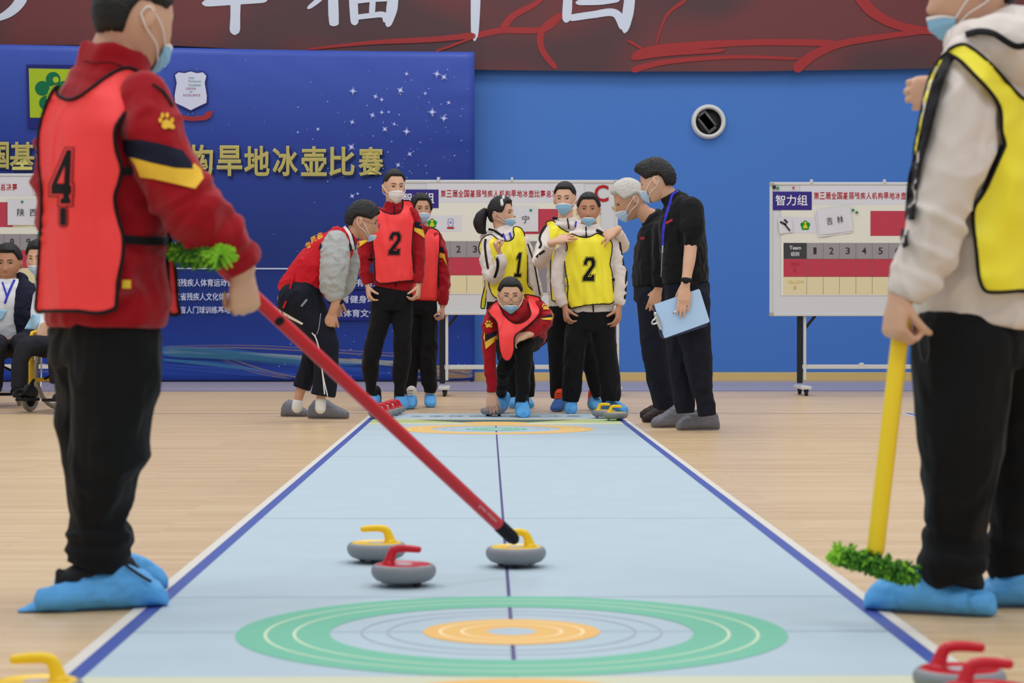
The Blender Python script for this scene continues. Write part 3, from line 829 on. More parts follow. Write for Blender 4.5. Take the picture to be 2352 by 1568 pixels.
# streaks of light along the bottom
rs_ = random.Random(4)
def streaks(name, col, lines, wds, n, spread, alpha):
    L, Wd = [], []
    for ln, wd in zip(lines, wds):
        for _ in range(n):
            dy = rs_.gauss(0, spread); k = rs_.uniform(.35, 1); a = rs_.uniform(-30, 30)
            L.append([(min(1086, max(372, x + a)), min(870, y + dy + rs_.gauss(0, 1))) for x, y in ln]); Wd.append(tuple(q * k for q in wd))
    o = strokes(name, L, Wd, mat('print_' + name, col, .5, .2, alpha=alpha), PY - .001, t); return o
streaks('blue_streak', (62, 96, 190), [[(375, 836), (560, 850), (760, 868)], [(700, 836), (880, 862)]], [(5, 9, 4), (5, 3)], 5, 5, .3)
streaks('cyan_streak', (84, 150, 190), [[(375, 803), (500, 810), (700, 832), (830, 838)], [(375, 812), (520, 816), (690, 826)], [(375, 825), (470, 832), (600, 850)]], [(16, 22, 9, 3), (12, 14, 4), (4, 7, 3)], 7, 4, .16)
streaks('pale_streak', (186, 196, 186), [[(375, 806), (600, 816), (800, 828), (960, 836), (1080, 862)], [(830, 826), (920, 838)]], [(4, 6, 5, 4, 2), (4, 4)], 4, 2, .35)
streaks('gold_streak', (196, 156, 78), [[(700, 822), (820, 830), (950, 840), (1080, 850)], [(380, 800), (600, 798), (900, 816), (1000, 822)], [(940, 842), (1010, 852), (1080, 856)], [(520, 822), (600, 850), (680, 868)], [(960, 862), (1030, 866), (1080, 864)]], [(2, 3, 7, 9), (1, 2, 2, 2), (5, 12, 8), (1, 3, 3), (4, 8, 6)], 4, 2.5, .3)
# emblems on the backdrop
gq = lambda L, d=.0: [P(x, y, PY - d) for x, y in L]
mb = MB(); mb.m = 0; mb.poly(gq([(60, 148), (232, 150), (232, 296), (64, 294)])); mb.m = 1; mb.poly(gq([(66, 157), (226, 160), (226, 272), (69, 270)], .003))
mb.m = 2
for a in range(5):
    cx, cy = 122 + 26 * math.sin(a * 2 * PI / 5), 212 - 30 * math.cos(a * 2 * PI / 5)
    mb.poly(gq([(cx + 17 * math.cos(i * PI / 8), cy + 17 * math.sin(i * PI / 8)) for i in range(16)], .005 + a * .0004))
mb.m = 1; mb.poly(gq([(128 + 7 * math.cos(i * PI / 8), 183 + 7 * math.sin(i * PI / 8)) for i in range(16)], .008))
mb.poly(gq([(122, 196), (134, 194), (136, 236), (118, 240), (106, 226), (112, 206)], .008)); mb.m = 2; mb.poly(gq([(121, 206), (126, 205), (127, 230), (117, 231)], .009))
mb.build('flower_emblem', [mat('print_emblem_navy', (34, 40, 112), .5, .2), mat('print_lime', (164, 186, 36), .5, .2), mat('print_green', (12, 106, 66), .5, .2)], t, smooth=False)
mb = MB(); sh = [(402, 172), (410, 166), (424, 168), (438, 164), (452, 168), (466, 166), (474, 174), (470, 190), (475, 220), (474, 236), (456, 244), (438, 253), (420, 244), (402, 236), (401, 220), (406, 190)]
mb.m = 0; mb.poly(gq(grow(sh, 3))); mb.m = 1; mb.poly(gq(sh, .003)); mb.m = 2; mb.poly(gq([(405, 262), (440, 268), (470, 264), (472, 257), (490, 254), (484, 270), (472, 276), (440, 278), (405, 273)], .003))
o = mb.build('shield_emblem', [mat('print_emblem_navy', (34, 40, 112)), WT, mat('print_ribbon_red', (156, 46, 56), .5, .2)], t, smooth=False)
ptext('shield_text_green', [('Asian', 433, 176, 446, 181), ('Paralympic', 433, 184, 463, 190), ('Committee', 433, 192, 461, 198)], mat('print_teal', (84, 148, 130), .5, .2), PY - .006, o)
ptext('shield_text_red', [('CENTRE', 427, 201, 450, 206), ('OF', 435, 209, 442, 213), ('EXCELLENCE', 421, 216, 460, 221)], mat('print_rose', (150, 70, 96), .5, .2), PY - .006, o)
# ------------------------------------------------------------ curling mat
MX = .0547; MW = .926; MAT = mat('mat_pale_blue', (177, 193, 202), .75, .2, bump=(160, .08), var=.05, vscale=5)
def mblue(): return mat('mat_line_blue', (62, 82, 158), .6, .25)
def curling_mat(name, label, X, y0, y1, houses=True):
    t = thing(name, label, 'curling mat', (X, (y0 + y1) / 2, 0))
    mb = MB(); mb.box((X, (y0 + y1) / 2, .0015), (2 * MW, y1 - y0, .003)); mb.build('sheet', MAT, t, smooth=False)
    for s in (-1, 1):
        mb = MB(); flat(mb, *sorted((X + s * MW, X + s * (MW - .029))), y0, y1, .0034); mb.build('edge_stripe', mat('mat_white', (212, 206, 198), .7, .2), t, smooth=False)
        mb = MB(); flat(mb, *sorted((X + s * (MW - .029), X + s * (MW - .066))), y0, y1, .0034); mb.build('side_line', mblue(), t, smooth=False)
    return t
MT = curling_mat('curling_mat', 'long pale blue curling mat with ringed targets in middle of wooden floor', MX, 2.67, 16.24)
z = .0034; XI = MW - .066
for y in (4.958, 5.575, 7.76, 11.19, 13.33, 13.95):
    mb = MB(); flat(mb, MX - XI, MX + XI, y - .003, y + .003, z); mb.build('cross_line', mat('mat_grey_line', (150, 164, 192), .7, .2), MT, smooth=False)
mb = MB(); flat(mb, MX - .0046, MX + .0046, 4.33, 14.57, z + .0002); mb.build('center_line', mat('mat_violet_line', (82, 74, 124), .7, .2), MT, smooth=False)
GR, OR = mat('mat_green', (116, 186, 158), .7, .2), mat('mat_orange', (232, 184, 108), .7, .2)
PALE = mat('mat_ring_pale', (206, 220, 190), .7, .2); THIN = mat('mat_ring_grey', (166, 166, 184), .7, .2)
def ringf(mb, cx, cy, r0, r1, zz, n=96):
    if r0 <= 0: mb.poly([(cx + r1 * math.cos(2 * PI * i / n), cy + r1 * math.sin(2 * PI * i / n), zz) for i in range(n)]); return
    vs = [(cx + r * math.cos(2 * PI * i / n), cy + r * math.sin(2 * PI * i / n), zz) for r in (r0, r1) for i in range(n)]
    mb.add(vs, [(i, (i + 1) % n, n + (i + 1) % n, n + i) for i in range(n)])
def house(cy, outer, inner, pale2):
    Rr = .6258; mb = MB(); zz = z + .0004
    mb.m = 0; ringf(mb, MX, cy, Rr * .661, Rr, zz)
    mb.m = 1; ringf(mb, MX, cy, Rr * .09, Rr * .323, zz)
    mb.m = 2
    for a in (.893, .789): ringf(mb, MX, cy, Rr * (a - .006), Rr * (a + .006), zz + .0002)
    mb.m = 3
    for a in (.261, .182): ringf(mb, MX, cy, Rr * (a - .006), Rr * (a + .006), zz + .0002)
    mb.m = 4
    for a in (.546, .451): ringf(mb, MX, cy, Rr * (a - .003), Rr * (a + .003), zz)
    mb.m = 5; ringf(mb, MX, cy, 0, Rr * .09, zz + .0001)
    mb.build('target_rings', [outer, inner, PALE, pale2, THIN, MAT], MT, smooth=False)
house(4.958, GR, OR, mat('mat_ring_cream', (248, 222, 172), .7, .2)); house(13.95, OR, GR, PALE)
for far in (True, False):
    g = (lambda y: y) if far else (lambda y: 18.908 - y)
    mb = MB(); q = lambda pts, zz: mb.poly([(MX + x * (1 if far else -1), g(y), zz) for x, y in pts])
    mb.m = 0; q([(-XI, 14.57), (XI, 14.57), (XI, 14.8), (-XI, 14.8)], z)
    mb.m = 1; q([(-XI, 14.8), (XI, 14.8), (XI, 15.27), (-XI, 15.27)], z)
    mb.m = 2; q([(-.66, 15.22), (.66, 15.22), (.28, 14.84), (-.28, 14.84)], z + .0003)
    mb.m = 3; q([(-.70, 15.27), (.70, 15.27), (.70, 15.22), (-.70, 15.22)], z + .0004); q([(-.66, 15.23), (-.6, 15.23), (-.24, 14.84), (-.3, 14.84)], z + .0005); q([(.6, 15.23), (.66, 15.23), (.3, 14.84), (.24, 14.84)], z + .0005)
    mb.m = 4; q([(.23 * math.cos(a), 14.76 + .16 * math.sin(a)) for a in [i * PI / 16 for i in range(32)]], z + .0006)
    mb.build('end_artwork', [mat('mat_beige', (206, 206, 178), .7, .2), mat('mat_leaf', (176, 196, 136), .7, .2), mat('mat_dark_teal', (78, 104, 106), .7, .2), mat('mat_yellow_edge', (226, 206, 110), .7, .2), OR], MT, smooth=False)
mb = MB()
text_to(mb, '全 国 残 疾 人 旱 地 冰 壶', lambda u, v: V((u, v, z)), MX - .62, 15.68, MX + .62, 15.86, .0)
mb.build('lettering', mat('mat_ink', (104, 114, 124), .7, .2), MT, smooth=False)
t = curling_mat('curling_mat', 'edge of second pale blue mat behind the yellow-handled broom', 0, 0, 0) if False else None
q = FL(2050, 953); t = thing('curling_mat', 'second pale blue mat on the floor under the right whiteboard, mostly hidden', 'curling mat', (q.x + .9, 14, 0))
mb = MB(); mb.box((q.x + .1 + .926, 13.1, .0015), (1.852, 6.2, .003)); mb.build('sheet', MAT, t, smooth=False)
mb = MB(); flat(mb, q.x + .1, q.x + .129, 10, 16.2, .0034); mb.build('edge_stripe', mat('mat_white', (212, 206, 198)), t, smooth=False)
mb = MB(); flat(mb, q.x + .129, q.x + .166, 10, 16.2, .0034); mb.build('side_line', mblue(), t, smooth=False)
# ------------------------------------------------------------ curling stones
STG = mat('stone_grey', (134, 136, 140), .45, .4, var=.04, vscale=60); STD = mat('stone_rubber', (40, 40, 44), .6, .3)
CY, CRD = mat('stone_yellow', (248, 204, 20), .32, .45), mat('stone_red', (206, 26, 44), .3, .45)
STL = mat('stone_label', (196, 190, 196), .5, .3)
def stone_meshes(colr):
    mb = MB(); out = {}
    mb.lathe([(.03, .011), (.060, .0115), (.074, .0165), (.083, .026), (.0872, .037), (.0862, .047), (.081, .0548), (.0755, .0578), (.0745, .0565)], (0, 0, 0), 56); out['body'] = mb.mesh(STG)
    mb = MB(); mb.lathe([(.0735, .0555), (.0725, .058), (.069, .0585), (.066, .0572), (.02, .0572), (.002, .0572)], (0, 0, 0), 56); out['cap'] = mb.mesh(colr)
    mb = MB(); mb.lathe([(.024, .0573), (.0235, .0582), (.002, .0584)], (0, 0, 0), 32)
    out['label_disc'] = mb.mesh(STL)
    mb = MB(); mb.tube([(.040, 0, .0575), (.038, 0, .066), (.033, 0, .083), (.026, 0, .094), (.012, 0, .0985), (-.012, 0, .099), (-.040, 0, .097)], [(.015, .019), (.0125, .015), (.0105, .0125), (.0098, .0115), (.0092, .0105), (.009, .010), (.008, .009)], 16, lat=(0, 1, 0), sub=5, round0=False)
    mb.tube([(.040, 0, .056), (.040, 0, .061)], [(.021, .023), (.014, .015)], 16, lat=(0, 1, 0), round0=False); out['handle'] = mb.mesh(colr)
    for i in range(3):
        mb = MB(); a = i * 2 * PI / 3 + .4; mb.lathe([(.006, .0), (.011, .003), (.012, .013)], (.05 * math.cos(a), .05 * math.sin(a), 0), 16); out['caster%d' % i] = mb.mesh(WHITEP if i == 0 else STD)
    for me in out.values(): me.polygons.foreach_set('use_smooth', [True] * len(me.polygons))
    return out
SM = {'y': stone_meshes(CY), 'r': stone_meshes(CRD)}
def stone(col, px, Z, rot, label, group=None):
    x = (px - 1120) * Z / FPX
    zz = .0036 if abs(x - MX) < MW + .06 and 2.7 < Z < 16.2 else .0004
    t = thing('curling_stone', label, 'curling stone', (x, Z, zz), group); t.rotation_euler = (0, 0, rot)
    for k_, me in SM[col].items():
        o = bpy.data.objects.new('caster' if k_.startswith('caster') else k_, me); C.objects.link(o); o.parent = t
    return t
stone('y', 865, 6.37, .08, 'yellow-topped grey curling stone left of the center line, behind the near red one', 'stones in front of the near target')
stone('r', 927, 5.81, PI - .12, 'red-topped grey curling stone lying just short of the green ring', 'stones in front of the near target')
stone('y', 1185, 6.25, .06, 'yellow-topped grey curling stone touched by the black broom grip', 'stones in front of the near target')
stone('y', 84, 3.95, .12, 'yellow-topped curling stone at the near left corner of the mat', 'stones at the near corners')
stone('r', 2208, 4.07, PI - .1, 'red-topped curling stone at near right corner, farther of the two', 'stones at the near corners')
stone('r', 2271, 3.875, PI - .06, 'red-topped curling stone at near right corner, closer to the viewer', 'stones at the near corners')
for i, (px, Z, lb) in enumerate(((874, 15.38, 'red curling stone nearest the viewer in the far left row'), (887, 15.64, 'second red curling stone from the front in the far left row'), (898, 15.9, 'third red curling stone from the front in the far left row'), (906, 16.13, 'rearmost red curling stone in the far left row'))):
    stone('r', px, Z, .25, lb, 'red stones in a row at the far left corner')
stone('r', 1131, 15.78, 1.45, 'red-topped curling stone under the crouching boy\'s hand')
stone('y', 1387, 15.45, PI - .35, 'yellow curling stone at far right corner, the rear one partly hidden', 'yellow stones at the far right corner')
stone('y', 1414, 15.1, PI - .3, 'yellow curling stone at far right corner, in front of the other', 'yellow stones at the far right corner')
# ------------------------------------------------------------ whiteboards with score charts
BW = mat('board_white', (208, 210, 216), .25, .4); BF = mat('board_frame', (206, 206, 208), .35, .4); BC = mat('chart_cream', (226, 224, 214), .45, .3)
PUR = mat('sign_purple', (50, 38, 130), .45, .3); CRM = mat('chart_crimson', (188, 58, 78), .45, .3); CBE = mat('chart_beige', (222, 210, 172), .45, .3)
CG, CG2, CDK = mat('chart_grey', (150, 146, 150), .45, .3), mat('chart_mid_grey', (134, 130, 138), .45, .3), mat('chart_dark', (60, 60, 64), .45, .3)
INK = mat('ink_dark', (52, 50, 54), .6, .2); INKR = mat('ink_red', (176, 34, 42), .6, .2); PAP = mat('paper', (214, 213, 222), .6, .2); LNE = mat('chart_line', (120, 100, 104), .6, .2)
INKW = mat('ink_white', (226, 224, 232), .6, .2); INKD = mat('ink_faint_red', (160, 48, 62), .6, .2); INKY = mat('ink_gold', (212, 180, 84), .6, .2); MAG = mat('magnet_green', (24, 138, 92), .35, .4)
LG1, LG2, LG3 = mat('emblem_green', (26, 140, 50), .6, .2), mat('emblem_yellow', (214, 206, 40), .6, .2), mat('emblem_lilac', (150, 150, 190), .6, .2)
BOARDW, BOARDH = 2.03, 1.235
def board(px, Y, ytop, label, legs=(0.26, 1.98), dark_total=None, letter=None, green_edge=None):
    o0 = P(px, ytop, Y); X0, Z0 = o0.x, o0.z
    t = thing('whiteboard', label, 'whiteboard', (X0 + BOARDW / 2, Y + .05, 0), 'rolling whiteboards with score charts')
    F = lambda u, v, d=0.0: V((X0 + u, Y - d, Z0 - v))
    def rect(mb, u0, u1, v0, v1, d): mb.poly([F(u0, v1, d), F(u1, v1, d), F(u1, v0, d), F(u0, v0, d)])
    mb = MB(); mb.box(F(BOARDW / 2, BOARDH / 2, -.014), (BOARDW - .02, .022, BOARDH - .02)); mb.build('panel', BW, t, smooth=False)
    mb = MB(); h = .028
    for v in (h / 2, BOARDH - h / 2): mb.box(F(BOARDW / 2, v, -.01), (BOARDW - .03, .034, h))
    for u in (h / 2, BOARDW - h / 2): mb.box(F(u, BOARDH / 2, -.01), (h, .034, BOARDH - .03))
    mb.build('frame', BF, t, smooth=False, bevel=.006)
    for u, v in ((.018, .018), (BOARDW - .018, .018), (.018, BOARDH - .018), (BOARDW - .018, BOARDH - .018)):
        mb = MB(); mb.box(F(u, v, -.008), (.042, .044, .042)); mb.build('corner_cap', mat('cap_grey', (168, 166, 160), .4, .3), t, smooth=False, bevel=.012)
    # printed chart
    mb = MB(); mb.m = 0; rect(mb, .105, 1.87, .205, 1.045, .0015)
    mb.m = 1; rect(mb, .93, 1.485, .265, .495, .003); mb.m = 2; rect(mb, 1.485, 1.87, .265, .495, .003)
    mb.m = 3; rect(mb, .128, .342, .56, .708, .003); mb.m = 4; rect(mb, .342, 1.705, .56, .708, .003); mb.m = 5; rect(mb, 1.705, 1.87, .56, .708, .003)
    mb.m = 1; rect(mb, .128, 1.87, .708, .872, .003); mb.m = 2; rect(mb, .128, 1.87, .872, 1.033, .003)
    if dark_total is not None: mb.m = 5; rect(mb, dark_total, dark_total + .45, .56, 1.033, .0042)
    if green_edge is not None: mb.m = 7; rect(mb, green_edge, green_edge + .012, .54, 1.0, .0045)
    mb.m = 6
    for k in range(10): rect(mb, .342 + .1515 * k - .0015, .342 + .1515 * k + .0015, .56, 1.033, .004)
    for k in range(1, 4): rect(mb, .93 + .248 * k - .0015, .93 + .248 * k + .0015, .265, .495, .004)
    for v in (.708, .872): rect(mb, .128, 1.87, v - .0012, v + .0012, .004)
    ch_ = mb.build('score_chart', [BC, CRM, CBE, CDK, CG, CG2, LNE, MAG], t, smooth=False)
    tf = lambda d: (lambda u, v: F(u, -v, d))
    mb = MB()
    for k in range(9): text_to(mb, str(k + 1), tf(.005), .342 + .1515 * (k + .5) - .02, -.664, .342 + .1515 * (k + .5) + .02, -.602, .012)
    mb.build('chart_number', INK, ch_, smooth=False)
    mb = MB(); text_to(mb, 'Team', tf(.005), .182, -.622, .288, -.588, .012); text_to(mb, '组别', tf(.005), .195, -.682, .272, -.642, .008); mb.build('chart_heading', INKW, ch_, smooth=False)
    mb = MB(); text_to(mb, 'RED', tf(.005), .2, -.77, .275, -.74); text_to(mb, '红', tf(.005), .22, -.83, .25, -.79); mb.build('chart_red_text', INKD, ch_, smooth=False)
    mb = MB(); text_to(mb, 'YELLOW', tf(.005), .165, -.936, .318, -.908); text_to(mb, '黄', tf(.005), .218, -.995, .248, -.955); mb.build('chart_yellow_text', INKY, ch_, smooth=False)
    mb = MB(); rect(mb, .28, 1.72, .03, .21, .002); s_ = mb.build('title_strip', PAP, t, smooth=False)
    mb = MB()
    for k, c in enumerate('第三届全国基层残疾人机构旱地冰壶比赛总决赛'):
        u = .404 + .0537 * k; text_to(mb, c, tf(.004), u + .003, -.158, u + .05, -.093, .016)
    mb.build('title_text', INKR, s_, smooth=False)
    mb = MB(); rect(mb, .014, .388, .088, .258, .004); s_ = mb.build('class_sign', PUR, t, smooth=False)
    mb = MB(); text_to(mb, '智力组', tf(.006), .052, -.217, .348, -.118, .012); mb.build('class_text', INKW, s_, smooth=False)
    mb = MB(); rect(mb, .19, .6, .325, .47, .003); s_ = mb.build('logo_strip', PAP, t, smooth=False)
    mb = MB(); mb.m = 0
    for a in range(5): mb.poly([F(.328 + .026 * math.sin(a * 1.2566) + .021 * math.cos(i * PI / 7), .4 - .026 * math.cos(a * 1.2566) + .021 * math.sin(i * PI / 7), .005 + a * .0002) for i in range(14)][::-1])
    mb.m = 1; mb.poly([F(.328 + .012 * math.cos(i * PI / 7), .375 + .012 * math.sin(i * PI / 7), .007) for i in range(14)][::-1]); mb.poly([F(*q, .007) for q in ((.318, .39), (.338, .39), (.352, .425), (.304, .425))])
    mb.build('flower_emblem', [LG1, LG2], s_, smooth=False)
    mb = MB(); mb.m = 0; sh = [(.472, .358), (.485, .352), (.498, .356), (.511, .352), (.524, .358), (.527, .4), (.52, .425), (.498, .436), (.476, .425), (.469, .4)]
    mb.poly([F(*q, .005) for q in sh][::-1]); mb.m = 1; mb.poly([F(*q, .006) for q in grow(sh, -.008)][::-1]); mb.m = 0; mb.poly([F(.498 + .014 * math.cos(i * PI / 6), .39 + .014 * math.sin(i * PI / 6), .007) for i in range(12)][::-1])
    mb.m = 2; mb.poly([F(*q, .006) for q in ((.463, .432), (.533, .432), (.527, .448), (.469, .448))]); mb.build('shield_emblem', [LG3, PAP, INKR], s_, smooth=False)
    if letter: mb = MB(); text_to(mb, letter, tf(.003), 1.815, -.2, 1.945, -.045, .02); mb.build('letter', INKR, t, smooth=False)
    # stand
    BLKM = mat('stand_black', (30, 30, 34), .45, .3); WM = mat('stand_white', (206, 206, 204), .4, .4)
    zb = Z0 - BOARDH
    for u in legs:
        mb = MB(); mb.box((X0 + u, Y + .07, (zb + .25) / 2 + .06), (.05, .045, zb + .25 - .1)); mb.build('post', BLKM, t, smooth=False, bevel=.004)
        mb = MB(); mb.box((X0 + u + .042, Y + .05, (zb + .1) / 2 + .07), (.026, .03, zb - .04)); mb.build('leg', WM, t, smooth=False, bevel=.003)
        sg = 1 if u < 1 else -1
        mb = MB(); mb.bar((X0 + u + sg * .04, Y + .05, zb - .12), (X0 + u + sg * .16, Y + .05, zb + .03), .02, .025); mb.build('brace', BLKM, t, smooth=False)
        mb = MB(); mb.box((X0 + u + .02, Y + .03, .075), (.1, .5, .03)); mb.build('foot', WM, t, smooth=False, bevel=.006)
        for dy in (-.2, .22):
            mb = MB(); mb.lathe([(.012, -.016), (.026, -.014), (.03, -.006), (.03, .006), (.026, .014), (.012, .016)], (X0 + u + .025, Y + .03 + dy, .0305), 20, Matrix.Rotation(PI / 2, 3, 'Y')); mb.box((X0 + u + .025, Y + .03 + dy, .05), (.04, .02, .03)); mb.build('caster', STD, t)
    mb = MB(); mb.box((X0 + (legs[0] + legs[1]) / 2 + .02, Y + .06, .262), (legs[1] - legs[0], .03, .04)); mb.box((X0 + .86, Y + .06, .27), (.04, .045, .056)); mb.build('crossbar', WM, t, smooth=False, bevel=.004)
    for u in (.385, 1.06): mb = MB(); mb.box(F(u, -.008, -.01), (.022, .05, .034)); mb.build('clip', BF, t, smooth=False)
    return t, F
def sheet_paper(F, u, v, w_, h, rot, label, text=None, group=None, d=.006, tw=.6, tcol=None):
    t = thing('paper_notice', label, 'paper', F(u, v, d), group)
    ca, sa = math.cos(rot), math.sin(rot)
    G = lambda x, y, dd=0.0: F(u + x * ca + y * sa, v - (y * ca - x * sa), d + dd)
    n = 8; mb = MB(); vs = [G(-w_ / 2 + w_ * i / n, -h / 2 + h * j / n, .006 + .004 * math.sin(i * .9 + j * .5) * (abs(j / n - .9))) for i in range(n + 1) for j in range(n + 1)]
    mb.add(vs, [(i * (n + 1) + j, (i + 1) * (n + 1) + j, (i + 1) * (n + 1) + j + 1, i * (n + 1) + j + 1) for i in range(n) for j in range(n)])
    o = mb.build('sheet', PAP, t); 
    if text: mb = MB(); text_to(mb, text, lambda x, y: G(x, y, .0125), -w_ * tw / 2, -.035, w_ * tw / 2, .035, .0); mb.build('lettering', tcol or INK, t, smooth=False)
    return G, t
def magnet(F, u, v, label, group=None, r=.012, m=None):
    t = thing('magnet', label, 'magnet', F(u, v, .018), group)
    mb = MB(); mb.lathe([(r, -.016), (r, -.004), (r * .8, .0), (.001, .002)], F(u, v, .022), 16, Matrix.Rotation(PI / 2, 3, 'X')); mb.build('knob', m or MAG, t)
tR, FR = board(1768, 20.05, 418, 'rolling whiteboard on the right, partly behind player in yellow bib', legs=(.29, 1.9))
G, _ = sheet_paper(FR, .6, .352, .31, .235, -.13, 'white paper with two black characters, under two green magnets', '吉  林', tw=.5, d=.008)
sheet_paper(FR, .585, .372, .31, .235, -.14, 'blank paper sheet peeking out below the two-character paper on right board', d=.003)
G, tk = sheet_paper(FR, .143, .398, .125, .145, -.12, 'small paper with black broom drawing at left end of right whiteboard')
mb = MB(); q = lambda L: mb.poly([G(x, y, .013) for x, y in L])
q([(-.012, .008), (-.002, .018), (.042, -.052), (.03, -.06)][::-1]); q([(-.05, .03), (-.04, .045), (.012, .012), (.002, -.004)]); q([(-.012, .05), (.004, .058), (.03, .025), (.014, .016)])
mb.build('drawing', INK, tk, smooth=False)
magnet(FR, .768, .257, 'green magnet on two-character paper, upper one of the pair'); magnet(FR, .803, .279, 'green magnet on two-character paper, lower right of the pair')
magnet(FR, .073, .055, 'green magnet in top left corner of right whiteboard'); magnet(FR, .218, .052, 'small red magnet near top edge of right whiteboard', r=.01, m=CRD)
magnet(FR, .04, .047, 'black ring magnet in top left corner of right whiteboard', r=.017, m=INK)
tC, FC = board(910, 19.95, 413, 'rolling whiteboard behind the standing players, marked with red letter C', legs=(.42, 1.99), dark_total=1.24, letter='C')
sheet_paper(FC, 1.12, .36, .36, .225, 0, 'white province paper pinned behind the girl with ponytail', '辽  宁', tw=.55)
magnet(FC, 1.232, .277, 'green magnet on the white paper behind the girl with ponytail')
tL, FLB = board(-341, 20.2, 398, 'rolling whiteboard on the far left, behind seated men', legs=(.26, 1.98), green_edge=1.72)
sheet_paper(FLB, 1.62, .36, .36, .235, 0, 'white paper with two characters on far left whiteboard', '陕  西', tw=.5)
sheet_paper(FLB, 1.80, .12, .24, .15, .02, 'blank white paper at the top right of far left whiteboard')
magnet(FLB, 1.575, .262, 'green magnet on the paper on far left whiteboard')
# ------------------------------------------------------------ brooms
CHE1, CHE2, CHE3 = mat('chenille_green', (92, 150, 52), .9, .1), mat('chenille_dark', (60, 104, 44), .9, .1), mat('chenille_lime', (146, 206, 60), .9, .1)
def mop(t, c, ax, nrm, L, wd, h, n=260, tip=None, seed=1):
    """plate along ax, strands hang along nrm"""
    rnd = random.Random(seed); ax = V(ax).normalized(); nrm = V(nrm); nrm = (nrm - ax * nrm.dot(ax)).normalized(); sd = ax.cross(nrm); c = V(c)
    mb = MB(); mb.bar(c - ax * L * .46, c + ax * L * .46, wd * .6, .012, up=nrm); mb.build('head_plate', STD, t, smooth=False)
    mb = MB()
    for i in range(n):
        u = rnd.uniform(-.5, .5); a = rnd.uniform(-1.9, 1.9) if rnd.random() < .75 else rnd.uniform(-PI, PI)
        base = c + ax * u * L + (nrm * math.cos(a) * .2 + sd * math.sin(a)) * wd * .25
        o = (nrm * math.cos(a) + sd * math.sin(a) * wd / h * .75 + ax * (rnd.uniform(-.35, .35) + (u * 1.1 if abs(u) > .4 else 0))).normalized()
        ln = h * rnd.uniform(.55, .85)
        k = abs(u - (tip if tip is not None else 9)) < .12
        mb.m = 2 if k or rnd.random() < .12 else (1 if rnd.random() < .45 else 0)
        p1 = base + o * ln * .5; p2 = base + o * ln + V((0, 0, -.006))
        mb.tube([base, p1, p2], [.003, .0037, .0028], 6, sub=1)
    o = mb.build('bristles', [CHE1, CHE2, CHE3], t); o['kind'] = 'stuff'
def pole(t, a, b, r, material, name='pole'):
    mb = MB(); mb.tube([a, V(a).lerp(V(b), .5), b], r, 20, sub=1); return mb.build(name, material, t)
RP = mat('red_pole', (206, 30, 42), .35, .4); YP = mat('yellow_pole', (250, 212, 30), .3, .45); GRIP = mat('black_grip', (28, 28, 30), .8, .2)
tipA = P(1186, 1243, 6.02); hA = P(556, 655, 5.30); dA = (hA - tipA).normalized(); LA = (hA - tipA).length
endA = tipA + dA * (LA + .075)
t = thing('curling_broom', 'red-pole broom held upside down with its green head up and black grip down', 'broom', tipA)
pole(t, tipA + dA * .075, endA, .0172, RP); mb = MB(); mb.tube([tipA + dA * .014, tipA + dA * .022, tipA + dA * .08, tipA + dA * .088], [.0165, .0188, .0188, .018], 20, sub=1); mb.build('grip', GRIP, t)
bt = P(630, 730, 1); k = LA * .885; c = tipA + dA * k; u = dA.cross(V((0, 1, 0))).normalized(); nv = (-V((0, 1, 0)) - dA * (-V((0, 1, 0))).dot(dA)).normalized()
mb = MB(); mb.ball(c + nv * .0162, .0125, .013, .004, Matrix((dA, dA.cross(nv), nv)).transposed()); mb.build('lock_button', GRIP, t)
mb = MB(); nz_ = (nv + dA.cross(nv) * .25).normalized(); sdv = dA.cross(nz_)
def onp(u, v):
    a = v / .0173; return tipA + dA * u + (nz_ * math.cos(a) + sdv * math.sin(a)) * .0175
text_to(mb, 'floor curling', lambda u, v: onp(.20 - u, -v), 0, -.006, .085, .006, .02)
mb.build('pole_print', mat('print_pink', (232, 170, 170), .5, .2), t, smooth=False)
mop(t, P(462, 582, 5.19), P(412, 574, 5.29) - P(515, 580, 5.15), (.1, -.2, 1), .17, .046, .038, 1200, seed=3, tip=-.5)
hB = P(2074, 716, 5.05); jB = P(2011, 1262, 4.99); dB = (jB - hB).normalized()
t = thing('curling_broom', 'yellow-pole broom held by the boy on the right, green head by his shoe', 'broom', P(2011, 1320, 4.98))
pole(t, hB - dB * .02, jB, .0205, YP); pole(t, jB - dB * .01, jB + dB * .045, .0165, GRIP, 'socket')
mop(t, P(2008, 1288, 4.98), P(2095, 1314, 4.96) - P(1925, 1266, 5.0), (0, -.35, -1), .185, .034, .034, 620, seed=5, tip=-.5)
